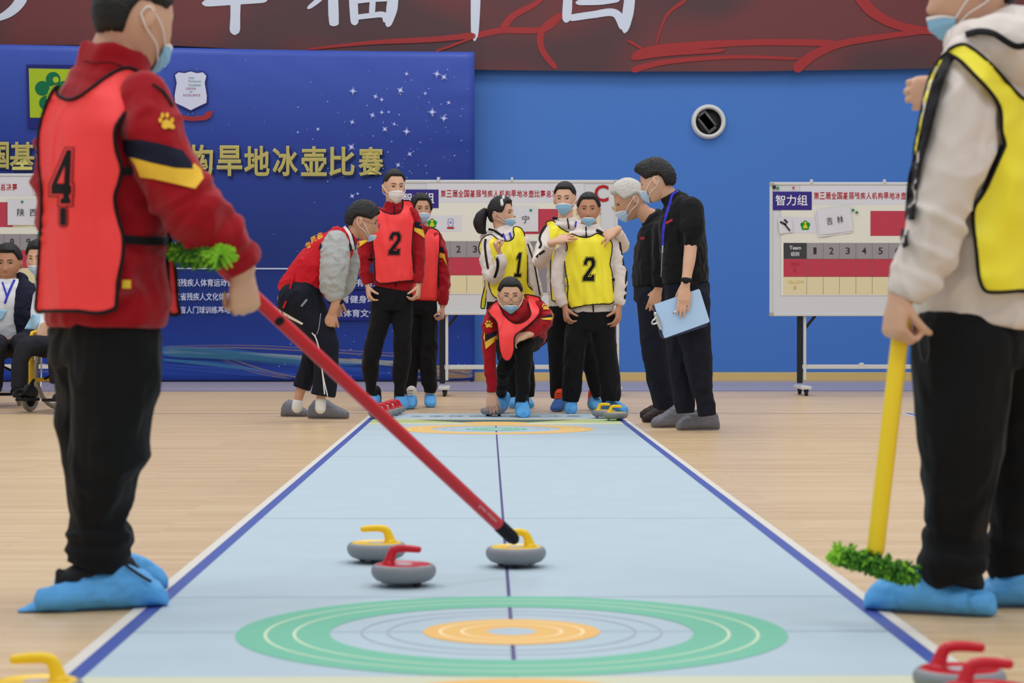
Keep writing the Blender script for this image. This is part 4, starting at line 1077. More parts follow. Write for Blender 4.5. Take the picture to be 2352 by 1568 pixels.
# ------------------------------------------------------------ wheelchairs
WY = mat('wheelchair_yellow', (238, 190, 24), .35, .45); TYR = mat('tyre_grey', (150, 148, 142), .7, .2); WBK = mat('wheelchair_black', (26, 26, 28), .7, .2)
def wheelchair(base, yaw, label):
    t = thing('wheelchair', label, 'wheelchair', (base[0], base[1], 0), 'wheelchairs of the seated men')
    y = math.radians(yaw); f = V((math.sin(y), -math.cos(y), 0)); s = V((0, 0, 1)).cross(f); B = V((base[0], base[1], 0))
    W = lambda a, b, z: B + f * a + s * b + V((0, 0, z))
    Rw = Matrix((f, V((0, 0, 1)), s)).transposed()
    def wheel(name, c, R, tr, n=20, hub=.03, spoke=True):
        mb = MB(); mb.rings([[c + Rw @ V(((R - tr + tr * math.cos(b)) * math.cos(a), (R - tr + tr * math.cos(b)) * math.sin(a), tr * math.sin(b))) for b in [i * PI / 4 for i in range(8)]] for a in [i * 2 * PI / 40 for i in range(40)]], closed=True)
        w_ = mb.build(name, TYR, t)
        mb = MB(); mb.tube([c - s * .02, c + s * .02], hub, 14, sub=1)
        if spoke:
            for i in range(n): a = i * 2 * PI / n; mb.tube([c, c + Rw @ V(((R - tr) * math.cos(a), (R - tr) * math.sin(a), 0))], .002, 5, sub=1)
        else: mb.lathe([(.0, -.008), (R - tr * 1.6, -.008), (R - tr * 1.6, .008), (.0, .008)], c, 24, Matrix((f, V((0, 0, 1)), s)).transposed())
        mb.build('hub', WBK if not spoke else METAL, w_)
        if spoke:
            mb = MB(); c2 = c + s * (.045 if (c - B).dot(s) > 0 else -.045)
            mb.rings([[c2 + Rw @ V(((R - .04 + .008 * math.cos(b)) * math.cos(a), (R - .04 + .008 * math.cos(b)) * math.sin(a), .008 * math.sin(b))) for b in [i * PI / 3 for i in range(6)]] for a in [i * 2 * PI / 40 for i in range(40)]], closed=True)
            mb.build('hand_rim', METAL, w_)
    for b in (-.27, .27): wheel('rear_wheel', W(-.16, b, .3), .3, .017)
    for b in (-.22, .22):
        wheel('front_caster', W(.27, b, .095), .095, .02, spoke=False)
        mb = MB(); mb.tube([W(.27, b + .03, .095), W(.26, b + .02, .2), W(.25, b, .25)], .011, 8, sub=2); mb.build('caster_fork', WBK, t)
        mb = MB()
        mb.tube([W(.25, b, .2), W(.25, b, .52)], .022, 12, sub=1); mb.tube([W(.25, b, .45), W(-.2, b, .45)], .015, 10, sub=1); mb.tube([W(.25, b, .24), W(-.2, b, .24)], .015, 10, sub=1)
        mb.tube([W(.25, b, .52), W(.25, b, .57), W(.2, b, .61), W(-.2, b, .61)], .013, 10, sub=3)
        mb.tube([W(-.2, b, .2), W(-.2, b, .95), W(-.32, b, .98)], .014, 10, sub=3); mb.build('side_frame', WY, t)
        mb = MB(); mb.bar(W(.14, b, .635), W(-.16, b, .635), .05, .03); mb.build('armrest', WBK, t, smooth=False, bevel=.008)
        mb = MB(); mb.tube([W(.25, b * .9, .24), W(.42, b * .8, .12)], .012, 8, sub=1); mb.bar(W(.36, b * .55, .1), W(.5, b * .55, .1), .12, .02); mb.build('footrest', WBK, t, smooth=False)
    mb = MB(); mb.tube([W(.1, -.22, .24), W(.1, .22, .45)], .01, 8, sub=1); mb.tube([W(.08, .22, .24), W(.08, -.22, .45)], .01, 8, sub=1); mb.build('cross_brace', WBK, t)
    mb = MB(); mb.bar(W(.24, 0, .48), W(-.2, 0, .48), .43, .05); mb.build('seat', WBK, t, smooth=False, bevel=.015)
    mb = MB(); mb.bar(W(-.2, 0, .5), W(-.24, 0, .92), .43, .03, up=f); mb.build('backrest', WBK, t, smooth=False, bevel=.01)
    return W
# ------------------------------------------------------------ the people
def person(label, px, py, group=None):
    q = FL(px, py); return thing('person', label, 'person', (q.x, q.y, 0), group)
def HD(px, py, Y, hpx, **k): return Head(P(px, py, Y), hpx * Y / FPX, **k)
def wp(s, Y0, ext=0.0): return P(s[0], s[1], Y0 + s[2])
def armr(sl, f=.7): return [(a, b, c, max(.0085 / .003, r * f)) for a, b, c, r in sl]
G_RED, G_YEL, G_REF = 'players in red bibs', 'players in yellow bibs', 'officials in black shirts'
# ---- tall player, red bib 2
Y0 = 16.75; Z4 = zmap(810, 370, 4.478)
r = person('tall young player in red bib number 2 and white mask, standing at far left', 888, 940, G_RED)
H = HD(905, 430, Y0, 77, yaw=18, pitch=-4, wide=.92)
T = [(900, 664, 0, 44, 30), (903, 645, 0, 46, 33), (903, 600, 0, 47, 34), (903, 545, 0, 50, 34), (904, 508, 0, 51, 30), (905, 488, 0, 42, 25), (905, 476, .0, 24, 22), (905, 462, -.01, 20, 20)]
sl = [(866, 490, 0, 17), (852, 525, 0, 18), (836, 580, -.02, 17), (838, 620, -.03, 14), (844, 652, -.03, 10.5)]
sr = [(944, 490, 0, 17), (956, 530, 0, 18), (962, 585, -.01, 17), (962, 622, -.03, 14), (961, 650, -.04, 11)]
g = garment(r, 'jacket', Y0, T, V((1, 0, .04)), [sl, sr], RED, wr=(.009, 12, (1, 1, .8), 1))
lg = [[(880, 678, 0, 27), (874, 730, 0, 25), (859, 790, -.02, 21), (851, 830, 0, 20), (851, 866, .02, 18), (852, 880, .02, 13), (852, 908, .02, 11)], [(923, 678, 0, 26), (924, 730, 0, 25), (925, 775, -.02, 21), (923, 830, 0, 20), (919, 868, .02, 17.5), (918, 884, .02, 13), (917, 910, .02, 12.5)]]
garment(r, 'trousers', Y0, [(902, 662, 0, 43, 30), (902, 690, 0, 46, 32), (902, 712, 0, 40, 30)], V((1, 0, 0)), lg, BLK, wr=(.007, 10, (1, 1, .6), 2))
body(r, Y0, H, [(905, 500, 0, 17)], [armr(sl), armr(sr)], [(P(845, 656, Y0 - .03), (.12, -.25, -1), (1, .25, .1), (.2, -1, 0), dict(curl=[(.5, .7, .5), (.7, .9, .5), (.8, .9, .5), (.8, .9, .5)], sc=1.02)), (P(961, 655, Y0 - .04), (-.05, -.3, -1), (-1, .25, .1), (-.2, -1, 0), dict(curl=[(.7, .9, .5), (.8, 1, .5), (.9, 1, .5), (.9, .9, .5)], sc=1.02))], T, V((1, 0, 0)), lg)
face(r, H); mask(r, H, MASKW, top=-.16, loops=(-1, 1)); hair(r, H, T=.011, front=.6, side=.2, back=-.35, noise_amp=.0015)
shoe(r, FL(850, 942), (-.15, -1), .29, 1.05, 1.28, COVER, SHOEB, seed=1); shoe(r, FL(924, 942), (.1, -1), .3, 1.15, 1.28, COVER, SHOEB, seed=2)
bb, bt = drape('bib', Z4([(258, 480), (330, 525), (430, 545), (500, 515), (520, 440), (515, 405), (600, 412), (632, 470), (640, 560), (622, 700), (612, 850), (612, 960), (625, 1100), (638, 1190), (634, 1222), (560, 1232), (440, 1244), (330, 1258), (270, 1256), (232, 1215), (230, 1150), (225, 1000), (207, 850), (212, 700), (232, 560), (243, 490)]), [g['t']], Y0, BIBR, r, off=.018, step=4, rip=.02, ripf=9, bind=BIND)
number(bb, '2', 894, 533, 919.5, 585, bt, Y0, BIND, BIBR, skew=-4, gap=1.2, ln=1)
for L, m_ in (([(640, 622), (700, 628), (722, 700), (640, 680)], NAVY), ([(632, 680), (725, 705), (744, 795), (700, 760), (630, 716)], GOLD), ([(45, 880), (52, 822), (185, 800), (60, 888)], GOLD)): stripe(r, g, Z4(L), m_, Y0)
stripe(r, g, Z4([(160, 1005), (225, 1000), (225, 1018), (160, 1020)]), BIND, Y0, 'strap'); ribbon(r, g, Z4([(440, 1240), (446, 1345)]), 2.5, BIND, Y0, 'zip'); ribbon(r, g, Z4([(428, 462), (426, 540)]), 2.5, NAVY, Y0, 'zip')
# ---- girl in red bib behind
Y0 = 17.45
r = person('red-bib player with pale blue mask standing half hidden behind the tall one', 970, 935, G_RED)
H = HD(967, 481, Y0, 66, yaw=14, pitch=-2)
T = [(962, 690, 0, 42, 30), (963, 640, 0, 44, 32), (965, 580, 0, 46, 32), (966, 548, 0, 46, 28), (967, 530, 0, 34, 22), (967, 518, 0, 17, 16)]
sl = [(932, 545, 0, 15), (922, 590, .03, 16), (918, 640, .03, 15), (920, 690, 0, 11)]
sr = [(1000, 543, 0, 15), (1011, 580, 0, 16), (1017, 630, 0, 16), (1019, 672, -.03, 13), (1017, 700, -.03, 11)]
g = garment(r, 'jacket', Y0, T, V((1, 0, 0)), [sl, sr], RED, wr=(.009, 12, (1, 1, .8), 3))
lg = [[(945, 700, 0, 25), (944, 780, 0, 20), (943, 860, .02, 17), (940, 905, .02, 13)], [(981, 700, 0, 24), (985, 770, 0, 21), (984, 830, 0, 19), (985, 872, .02, 19), (988, 884, .02, 17), (987, 902, .02, 13)]]
garment(r, 'trousers', Y0, [(963, 690, 0, 42, 30), (963, 722, 0, 38, 28)], V((1, 0, 0)), lg, BLK, wr=(.007, 10, (1, 1, .6), 4))
body(r, Y0, H, [(967, 535, 0, 16)], [armr(sl), armr(sr)], [(P(1016, 706, Y0 - .03), (0, -.2, -1), (-1, .2, 0), (0, -1, 0), dict(curl=(.9, 1.1, .6), sc=.9)), (P(920, 695, Y0), (0, -.2, -1), (1, .2, 0), (0, -1, 0), dict(curl=(.6, .7, .4), sc=.9))], T, V((1, 0, 0)), lg, SKIN2)
face(r, H, eyes=.9); mask(r, H, MASKL, top=-.2); hair(r, H, T=.016, front=.55, side=-.2, back=-.75, temple=.85)
shoe(r, FL(989, 936), (.05, -1), .26, 1.0, 1.22, COVER, SHOEW, seed=3); shoe(r, FL(938, 940), (-.1, -1), .26, 1.0, 1.22, COVER, SHOEW, seed=4)
bb, bt = drape('bib', [(974, 540), (985, 524), (1008, 531), (1010, 560), (1007, 600), (1006, 650), (1007, 680), (1004, 691), (985, 692), (950, 690), (930, 690), (925, 640), (926, 580), (938, 545), (955, 548)], [g['t']], Y0, BIBR, r, off=.016, step=4, rip=.018, ripf=9, bind=BIND)
for L, m_ in (([(885, 878), (930, 885), (946, 945), (880, 925)], NAVY), ([(876, 935), (945, 955), (972, 1075), (930, 1000), (875, 985)], GOLD)): stripe(r, g, Z4(L), m_, Y0)
# ---- volunteer bending, red vest
Y0 = 15.0; ZC = zmap(600, 360, 2.45)
r = person('volunteer in red vest and grey sleeves bending forward with hands on knees', 720, 966)
H = HD(832, 508, Y0, 82, yaw=97, pitch=-14)
LT = V((0, 1, 0))
T = [(672, 690, 0, 62, 46), (690, 668, 0, 62, 52), (722, 625, 0, 64, 52), (757, 583, 0, 66, 48), (785, 556, 0, 62, 38), (800, 545, 0, 34, 26), (810, 537, 0, 24, 19)]
g = garment(r, 'vest', Y0, T, LT, [], VEST, wr=(.010, 10, (1, 1, 1), 5), vox=.008)
sn = [(772, 560, -.15, 31), (769, 605, -.21, 34), (764, 650, -.23, 30), (768, 676, -.23, 22), (772, 690, -.23, 15)]
sf = [(790, 565, .15, 28), (798, 610, .22, 28), (794, 650, .24, 24), (782, 680, .24, 14)]
gs = garment(r, 'jersey_sleeves', Y0, None, LT, [sn, sf], GREYS, wr=(.009, 13, (1, 1, 1.2), 6), extra=lambda mb: mb.tube([P(766, 569, Y0 - .1), P(770, 569, Y0 + .1)], .08, 14))
lg = [[(690, 690, -.11, 52), (722, 738, -.12, 40), (746, 785, -.13, 31), (750, 820, -.12, 29), (748, 870, -.1, 29), (742, 909, -.1, 28.5)], [(690, 690, .11, 50), (712, 750, .12, 36), (722, 795, .12, 27), (712, 840, .12, 24), (700, 870, .12, 22), (693, 891, .12, 21)]]
gt = garment(r, 'trousers', Y0, [(672, 680, 0, 62, 50), (684, 692, 0, 64, 54), (700, 706, 0, 54, 44)], LT, lg, NAVT, wr=(.007, 10, (1, 1, .6), 7))
fore = [(772, 688, -.23, 12), (769, 702, -.23, 10.5), (764, 716, -.22, 9.5)]
body(r, Y0, H, [(800, 545, 0, 18)], [armr(sn, .5), fore, armr(sf, .5)], [(P(763, 716, Y0 - .22), (-.25, .15, -1), (.1, 1, .1), (1, .1, .1), dict(curl=(1.0, 1.2, .7), sc=1.0, thumb=(.8, .4, .3))), (P(780, 690, Y0 + .22), (-.3, -.3, -1), (0, -1, 0), (1, 0, 0), dict(curl=(.6, .6, .4)))], T, LT,
     [[(748, 870, -.1, 18), (737, 912, -.1, 16), (736, 940, -.1, 16)], [(696, 880, .12, 18), (686, 912, .12, 16), (682, 938, .12, 16)]], SKIN2)
mask(r, H, MASKL, top=-.56, bot=-1.3, side=.95, loops=(-1,)); face(r, H, sides=(-1,)); glasses(r, H, mat('rose_glasses', (150, 80, 100), .3, .5), sides=(-1, 1))
hair(r, H, T=.022, front=.42, side=.1, back=-.5, noise_amp=.004, temple=.8)
for nm_, s_ in (('sock', [(737, 921, -.1), (736, 938, -.1)]), ('sock', [(684, 924, .12), (682, 936, .12)])): strand(r, [P(a, b, Y0 + c) for a, b, c in s_], .037, SOCK, nm_, 14)
shoe(r, FL(804, 962), (1, -.1), .3, 1.05, 1.47, COVERG, None, seed=5); shoe(r, FL(712, 957), (1, -.05), .21 + .0, 1.0, 1.21, COVERG, None, seed=6)
stripe(r, gt, ZC([(45, 828), (60, 835), (236, 936), (230, 946), (140, 900), (48, 840)]), SOCK, Y0, 'side_stripe'); ribbon(r, gt, ZC([(300, 1000), (325, 1080), (345, 1220), (358, 1352)]), 3, SOCK, Y0, 'side_stripe'); ribbon(r, gt, ZC([(285, 990), (312, 1030), (330, 1120), (350, 1240), (374, 1348)]), 2.6, SOCK, Y0, 'side_stripe')
ribbon(r, gt, ZC([(225, 842), (258, 802)]), 5, mat('pocket_grey', (140, 142, 150)), Y0, 'pocket'); ribbon(r, gt, ZC([(335, 880), (325, 960), (312, 1000)]), 2, mat('pocket_grey', (140, 142, 150)), Y0, 'pocket')
ribbon(r, g, ZC([(182, 645), (172, 700), (150, 770)]), 5, VEST, Y0, 'tie', key='all', off=.02); strand(r, [P(670, 648, Y0 - .21), P(662, 680, Y0 - .22), P(651, 706, Y0 - .24)], .007, VEST, 'tie')
ribbon(r, dict(all=g['all']), ZC([(330, 520), (345, 490), (400, 465), (450, 462), (495, 490), (505, 530)]), 7, NAVY, Y0, 'armhole_trim', off=.012)
ribbon(r, dict(all=g['all']), ZC([(468, 390), (500, 440), (520, 520)]), 7, SOCK, Y0, 'collar_trim', off=.01); ribbon(r, dict(all=g['all']), ZC([(478, 388), (512, 440), (530, 520)]), 4, NAVY, Y0, 'collar_trim', off=.011)
gv, gf = glyph_px('志愿者', 690, 540, 722, 553, rot=-.6, off=.02)
for k, (s_, x, y) in enumerate((('者', 707, 563), ('愿', 720, 550), ('志', 734, 541))):
    gv, gf = glyph_px(s_, x - 7, y - 7, x + 7, y + 7, off=.02, rot=-.5, skew=3); drape('vest_lettering', gv, [g['all']], Y0, GOLD, r, off=.003, step=2, sm=0, thick=0, faces=gf)
strand(r, [P(q[0], q[1], Y0 - .23) for q in ZC([(383, 812), (415, 828), (455, 815)])], .016, NAVY, 'cuff')
# ---- girl with ponytail, yellow bib 1
Y0 = 17.0; ZF = zmap(1080, 430, 5.406)
r = person('girl with ponytail in yellow bib number 1 looking right, behind the crouching boy', 1190, 938, G_YEL)
H = HD(1151, 490, Y0, 68, yaw=66, pitch=-2)
LT = yawlat(18)
T = [(1162, 694, 0, 45, 30), (1163, 650, 0, 47, 32), (1164, 600, 0, 49, 33), (1163, 562, 0, 50, 31), (1161, 543, 0, 42, 26), (1157, 530, 0, 28, 22), (1153, 519, 0, 20, 19)]
sl = [(1122, 556, -.05, 15), (1118, 592, -.1, 16), (1130, 634, -.16, 17), (1143, 622, -.22, 17), (1150, 602, -.26, 15), (1148, 584, -.27, 11)]
sr = [(1203, 553, 0, 14), (1216, 595, 0, 15), (1224, 635, 0, 14), (1232, 662, 0, 13), (1237, 682, 0, 10.5)]
def hoodF(mb): mb.tube([P(1124, 548, Y0 + .02), P(1138, 550, Y0 - .07), P(1160, 556, Y0 - .11), P(1176, 543, Y0 - .07)], [.035, .036, .026, .024], 12); mb.ball(P(1128, 545, Y0 + .08), .09, .08, .055)
g = garment(r, 'hoodie', Y0, T, LT, [sl, sr], WHT, wr=(.009, 12, (1, 1, .8), 8), extra=hoodF)
lg = [[(1142, 705, 0, 25), (1156, 780, 0, 22), (1170, 860, 0, 18), (1177, 912, 0, 13)], [(1184, 705, 0, 25), (1198, 780, 0, 22), (1210, 860, 0, 18), (1215, 912, 0, 13)]]
garment(r, 'trousers', Y0, [(1162, 690, 0, 44, 30), (1163, 722, 0, 42, 28)], LT, lg, BLK, wr=(.007, 10, (1, 1, .6), 9))
body(r, Y0, H, [(1155, 540, 0, 16)], [armr(sl, .6), armr(sr)], [(P(1147, 580, Y0 - .27), (-.45, -.2, .85), (.7, .1, .4), (-.3, -1, .2), dict(curl=(1.2, 1.5, .9), sc=.9, tcurl=.5)), (P(1238, 688, Y0), (.1, -.2, -1), (-1, 0, 0), (0, -1, 0), dict(sc=.9))], T, LT, lg)
face(r, H); mask(r, H, MASKB, top=-.3, side=1.05, loops=(-1, 1)); hair(r, H, T=.02, front=.62, side=-.05, back=-.75, temple=.95)
mb = MB(); mb.tube([P(q[0], q[1], Y0 + .02) for q in ZF([(225, 285), (185, 300), (140, 360), (118, 440), (140, 520), (195, 570)])], [.012, .03, .047, .052, .045, .008], 16); link('ponytail', remesh(mb, HAIR, .006, 2, (.003, 40)), r)
strand(r, [P(q[0], q[1], Y0 + .015) for q in ZF([(208, 270), (222, 288), (218, 310)])], .011, GOLD, 'scrunchie'); 
mb = MB()
for th, ph in ((-1.25, .75), (-1.2, .55), (-1.05, 1.05)): mb.ball(H.pt(th, ph, .028), .013, .009, .018, H.M)
mb.build('hair_clip', WHITEP, r)
bb, bt = drape('bib', ZF([(172, 615), (235, 585), (290, 600), (345, 645), (440, 668), (515, 652), (545, 600), (538, 500), (600, 492), (650, 530), (685, 620), (700, 700), (712, 900), (710, 1100), (720, 1220), (790, 1290), (800, 1350), (640, 1400), (440, 1400), (300, 1360), (235, 1230), (215, 1000), (150, 870), (108, 790), (112, 720), (135, 660)]), [g['t']], Y0, BIBY, r, off=.018, step=4, rip=.02, ripf=10, bind=BIND)
number(bb, '1', 1184, 580, 1200, 636, bt, Y0, BIND, BIBY, skew=-7, gap=1, ln=.8, step=2.5)
drape('bib_back', ZF([(185, 920), (205, 985), (172, 1085), (222, 1190), (205, 1300), (182, 1490), (155, 1503), (132, 1488), (150, 1350), (185, 1210), (165, 1090), (170, 1000)]), [g['t']], Y0, BIBY, r, off=-.02, step=4, bind=BIND)
stripe(r, g, ZF([(225, 1205), (335, 1218), (335, 1250), (228, 1240)]), BIND, Y0, 'strap')
ribbon(r, g, ZF([(192, 640), (182, 720), (196, 860), (222, 1010)]), 5, BIND, Y0, 'sleeve_stripe', key='s', off=.012); ribbon(r, g, ZF([(312, 860), (340, 920), (335, 1020), (300, 1125)]), 6, BIND, Y0, 'sleeve_stripe', key='s', off=.012); ribbon(r, g, ZF([(715, 700), (790, 930), (830, 1130), (868, 1340)]), 3, BIND, Y0, 'sleeve_stripe', key='s', off=.01)
ribbon(r, g, ZF([(225, 520), (300, 540), (410, 610)]), 5, BIND, Y0, 'hood_trim', off=.008); ribbon(r, g, ZF([(405, 570), (440, 655)]), 4, LAN, Y0, 'lanyard', off=.014); ribbon(r, g, ZF([(490, 560), (515, 640)]), 4, LAN, Y0, 'lanyard', off=.014)
shoe(r, FL(1178, 938), (-.1, -1), .25, .95, 1.22, COVER, SHOEB, seed=7); shoe(r, FL(1219, 938), (.3, -1), .25, .95, 1.22, COVER, SHOEB, seed=8)
# ---- crouching boy delivering the stone
Y0 = 15.7; ZG = zmap(1080, 600, 4.127)
r = person('boy with glasses in red bib crouching on one knee with hand on a curling stone', 1175, 958, G_RED)
H = HD(1172, 679, Y0 - .12, 78, yaw=2, pitch=-6, wide=1.04)
LT = V((1, 0, .14))
T = [(1212, 772, .46, 46, 38), (1206, 758, .3, 48, 40), (1194, 742, .12, 54, 40), (1184, 727, .0, 57, 36), (1178, 716, -.06, 48, 28), (1175, 708, -.1, 26, 22)]
sl = [(1133, 722, -.02, 18), (1123, 760, -.05, 18), (1124, 810, -.06, 16), (1127, 850, -.07, 14.5), (1129, 880, -.07, 12), (1129, 901, -.07, 11.5)]
sr = [(1234, 704, .0, 18), (1252, 722, .0, 18), (1251, 742, -.06, 17), (1232, 756, -.12, 15), (1216, 767, -.17, 11.5)]
def collG(mb): mb.tube([P(1152, 700, Y0 - .06), P(1160, 722, Y0 - .13), P(1176, 733, Y0 - .16), P(1192, 722, Y0 - .13), P(1206, 694, Y0 - .06)], [.03, .032, .03, .032, .03], 12)
g = garment(r, 'jacket', Y0, T, LT, [sl, sr], RED, wr=(.009, 12, (1, 1, .8), 10), extra=collG)
lg = [[(1226, 775, .42, 26), (1218, 785, .15, 25), (1204, 795, -.08, 21), (1202, 830, -.07, 20.5), (1201, 870, -.04, 18), (1201, 893, -.03, 17), (1198, 906, -.03, 13), (1198, 922, -.03, 12)], [(1196, 778, .42, 26), (1172, 815, .35, 22), (1158, 848, .36, 16), (1152, 880, .52, 14), (1152, 905, .66, 12)]]
gt = garment(r, 'trousers', Y0, [(1212, 770, .48, 46, 38), (1211, 782, .46, 48, 36)], LT, lg, BLK, wr=(.007, 10, (1, 1, .6), 11))
body(r, Y0, H, [(1174, 716, -.08, 17)], [armr(sl), armr(sr)], [(P(1128, 902, Y0 - .07), (.06, -.05, -1), (0, .9, .1), (1, -.2, 0), dict(curl=(.35, .5, .35), sc=1.0, thumb=(.85, .35, .2))), (P(1214, 768, Y0 - .18), (-1, -.2, -.3), (.1, .6, -.8), (-.2, -.3, .8), dict(curl=(.45, .8, .6), sc=1.05, thumb=(.8, .3, .4)))], T, LT, lg)
face(r, H); mask(r, H, MASKB, top=-.44, bot=-1.2, side=1.0); glasses(r, H, mat('thin_gold_rim', (120, 104, 70), .3, .5), ph=-.13, r=.026)
hair(r, H, T=.013, front=.5, side=.12, back=-.4, noise_amp=.002)
shoe(r, FL(1203, 960), (.05, -1), .26, 1.15, 1.34, COVER, SHOEB, seed=9)
mb = MB(); mb.tube([P(1158, 912, Y0 + .72), P(1152, 928, Y0 + .66), P(1142, 938, Y0 + .5), P(1124, 940, Y0 + .46)], [.05, .055, .05, .034], 16); me = remesh(mb, COVER, .006, 2, (.004, 24)); a = co(me); a[:, 2] = np.maximum(a[:, 2], .003); setco(me, a); link('shoe_cover', me, r)
hb = MB(); hb.tube([P(1184, 716, Y0 - .1), P(1180, 750, Y0 - .16), P(1172, 800, Y0 - .2), P(1166, 832, Y0 - .2)], [(.19, .05), (.17, .04), (.13, .03), (.06, .02)], 20, lat=(1, 0, .1))
bb, bt = drape('bib', ZG([(262, 370), (285, 440), (330, 520), (395, 575), (450, 590), (520, 565), (572, 510), (560, 430), (540, 370), (515, 315), (600, 325), (662, 350), (665, 430), (640, 520), (560, 600), (480, 660), (430, 700), (415, 760), (415, 850), (385, 925), (345, 944), (305, 915), (278, 830), (265, 680), (250, 575), (200, 520), (168, 468), (200, 415)]), [g['t'], mbbvh(hb)], Y0, BIBR, r, off=.02, step=4, rip=.02, ripf=10, bind=BIND)
for L, m_ in (([(140, 700), (268, 652), (262, 690), (146, 762)], NAVY), ([(136, 765), (265, 692), (262, 735), (148, 832)], GOLD), ([(125, 720), (137, 660), (140, 765)], GOLD), ([(660, 535), (775, 495), (782, 528)], NAVY), ([(662, 540), (782, 528), (760, 455), (792, 540), (770, 556), (690, 552)], GOLD)): stripe(r, g, ZG(L), m_, Y0, off=.008)
paw(r, g, *ZG([(176, 596)])[0], 15, 15, Y0, .1); paw(r, g, *ZG([(712, 430)])[0], 13, 13, Y0, .3)
# ---- tall boy behind with hands on shoulders
Y0 = 16.78; ZH = zmap(1220, 400, 4.6125)
r = person('tall yellow-bib player standing behind with both hands on his teammate\'s shoulders', 1300, 943, G_YEL)
H = HD(1298, 458, Y0, 74, yaw=-12, pitch=-3, wide=.98)
T = [(1300, 706, 0, 39, 30), (1301, 650, 0, 44, 32), (1303, 585, 0, 48, 33), (1303, 545, 0, 50, 31), (1302, 524, 0, 44, 26), (1301, 512, 0, 28, 22), (1300, 498, -.01, 21, 20)]
sl = [(1261, 533, 0, 17), (1247, 570, -.1, 18), (1240, 600, -.24, 17), (1252, 585, -.4, 15), (1266, 562, -.55, 11.5)]
sr = [(1345, 533, 0, 17), (1385, 550, -.02, 17), (1426, 566, -.2, 16), (1428, 552, -.38, 14), (1419, 533, -.55, 11.5)]
g = garment(r, 'hoodie', Y0, T, V((1, 0, 0)), [sl, sr], WHT, wr=(.009, 12, (1, 1, .8), 12), extra=lambda mb: mb.tube([P(1274, 516, Y0 + .02), P(1285, 518, Y0 - .07), P(1318, 519, Y0 - .07), P(1328, 514, Y0 + .02)], [.032, .026, .026, .032], 12))
lg = [[(1282, 715, 0, 25), (1280, 790, 0, 22), (1282, 860, 0, 20), (1279, 900, 0, 16), (1277, 916, 0, 12)], [(1322, 715, 0, 25), (1348, 800, 0, 22), (1366, 870, 0, 19), (1374, 912, 0, 13)]]
garment(r, 'trousers', Y0, [(1301, 702, 0, 40, 30), (1301, 732, 0, 42, 30)], V((1, 0, 0)), lg, BLK, wr=(.007, 10, (1, 1, .6), 13))
body(r, Y0, H, [(1301, 530, 0, 16)], [armr(sl, .6), armr(sr, .6)], [(P(1270, 556, Y0 - .575), (1, -.12, .3), (.15, .6, -.75), (.1, .3, .9), dict(curl=(.1, .25, .2), sc=1.08, spread=.1, thumb=(.7, .6, .1))), (P(1416, 528, Y0 - .57), (-.8, -.25, -.5), (.2, .8, -.6), (-.5, -.1, .7), dict(curl=(.2, .35, .3), sc=1.08, spread=.12, thumb=(.8, .5, .2)))], T, V((1, 0, 0)), lg)
face(r, H, eyes=.75); mask(r, H, MASKB, top=-.2, loops=(1,)); hair(r, H, T=.013, front=.56, side=.2, back=-.35, noise_amp=.0015)
shoe(r, FL(1274, 946), (-.25, -1), .27, 1.0, 1.15, mat('shoe_cover_deep_blue', (58, 104, 170), .6, .3, bump=(45, .5), var=.12, vscale=20), SHOEO, seed=11); shoe(r, FL(1378, 944), (.2, -1), .27, 1.0, 1.22, COVER, SHOEO, seed=12)
bb, bt = drape('bib', ZH([(160, 510), (225, 490), (262, 520), (300, 560), (345, 590), (420, 620), (520, 600), (560, 560), (600, 600), (600, 1000), (560, 1340), (262, 1345), (215, 1290), (205, 960), (218, 820), (195, 700), (175, 590)]), [g['t']], Y0, BIBY, r, off=.016, step=4, rip=.018, ripf=10, bind=BIND)
for L in ([(150, 545), (110, 610), (88, 680), (105, 740), (85, 780)], [(140, 810), (90, 845), (50, 880)]): ribbon(r, g, ZH(L), 5, BIND, Y0, 'sleeve_stripe', key='s', off=.012)
ribbon(r, g, ZH([(385, 465), (400, 580)]), 3, BIND, Y0, 'zip', off=.012); ribbon(r, g, ZH([(225, 465), (300, 470)]), 6, BIND, Y0, 'hood_trim', off=.012); ribbon(r, g, ZH([(478, 495), (466, 560)]), 4, LAN, Y0, 'lanyard', off=.014)
# ---- player in yellow bib 2
Y0 = 16.3
r = person('shorter yellow-bib player number 2 with dark hair and blue mask, arms at sides', 1360, 950, G_YEL)
H = HD(1352, 483, Y0, 75, yaw=-4, pitch=0)
T = [(1359, 718, 0, 49, 31), (1358, 690, 0, 51, 33), (1354, 640, 0, 53, 35), (1353, 590, 0, 54, 35), (1353, 558, 0, 55, 32), (1352, 540, 0, 47, 27), (1352, 528, 0, 32, 24), (1352, 512, -.01, 23, 22)]
sl = [(1301, 556, 0, 17), (1287, 595, 0, 17), (1281, 640, -.02, 16.5), (1287, 680, -.03, 15), (1296, 702, -.04, 11.5)]
sr = [(1403, 556, 0, 17), (1416, 600, 0, 16), (1424, 645, -.02, 16), (1424, 680, -.03, 14), (1422, 700, -.04, 11.5)]
g = garment(r, 'hoodie', Y0, T, V((1, 0, 0)), [sl, sr], WHT, wr=(.009, 12, (1, 1, .8), 14), extra=lambda mb: mb.tube([P(1316, 542, Y0 + .03), P(1332, 538, Y0 - .08), P(1374, 538, Y0 - .08), P(1392, 540, Y0 + .03)], [.04, .028, .028, .04], 12))
lg = [[(1333, 728, 0, 28), (1322, 780, -.01, 26), (1317, 840, 0, 24.5), (1313, 890, 0, 22.5), (1310, 922, .0, 19)], [(1384, 728, 0, 28), (1388, 780, -.01, 27), (1396, 840, 0, 26), (1402, 890, 0, 25), (1402, 920, 0, 22)]]
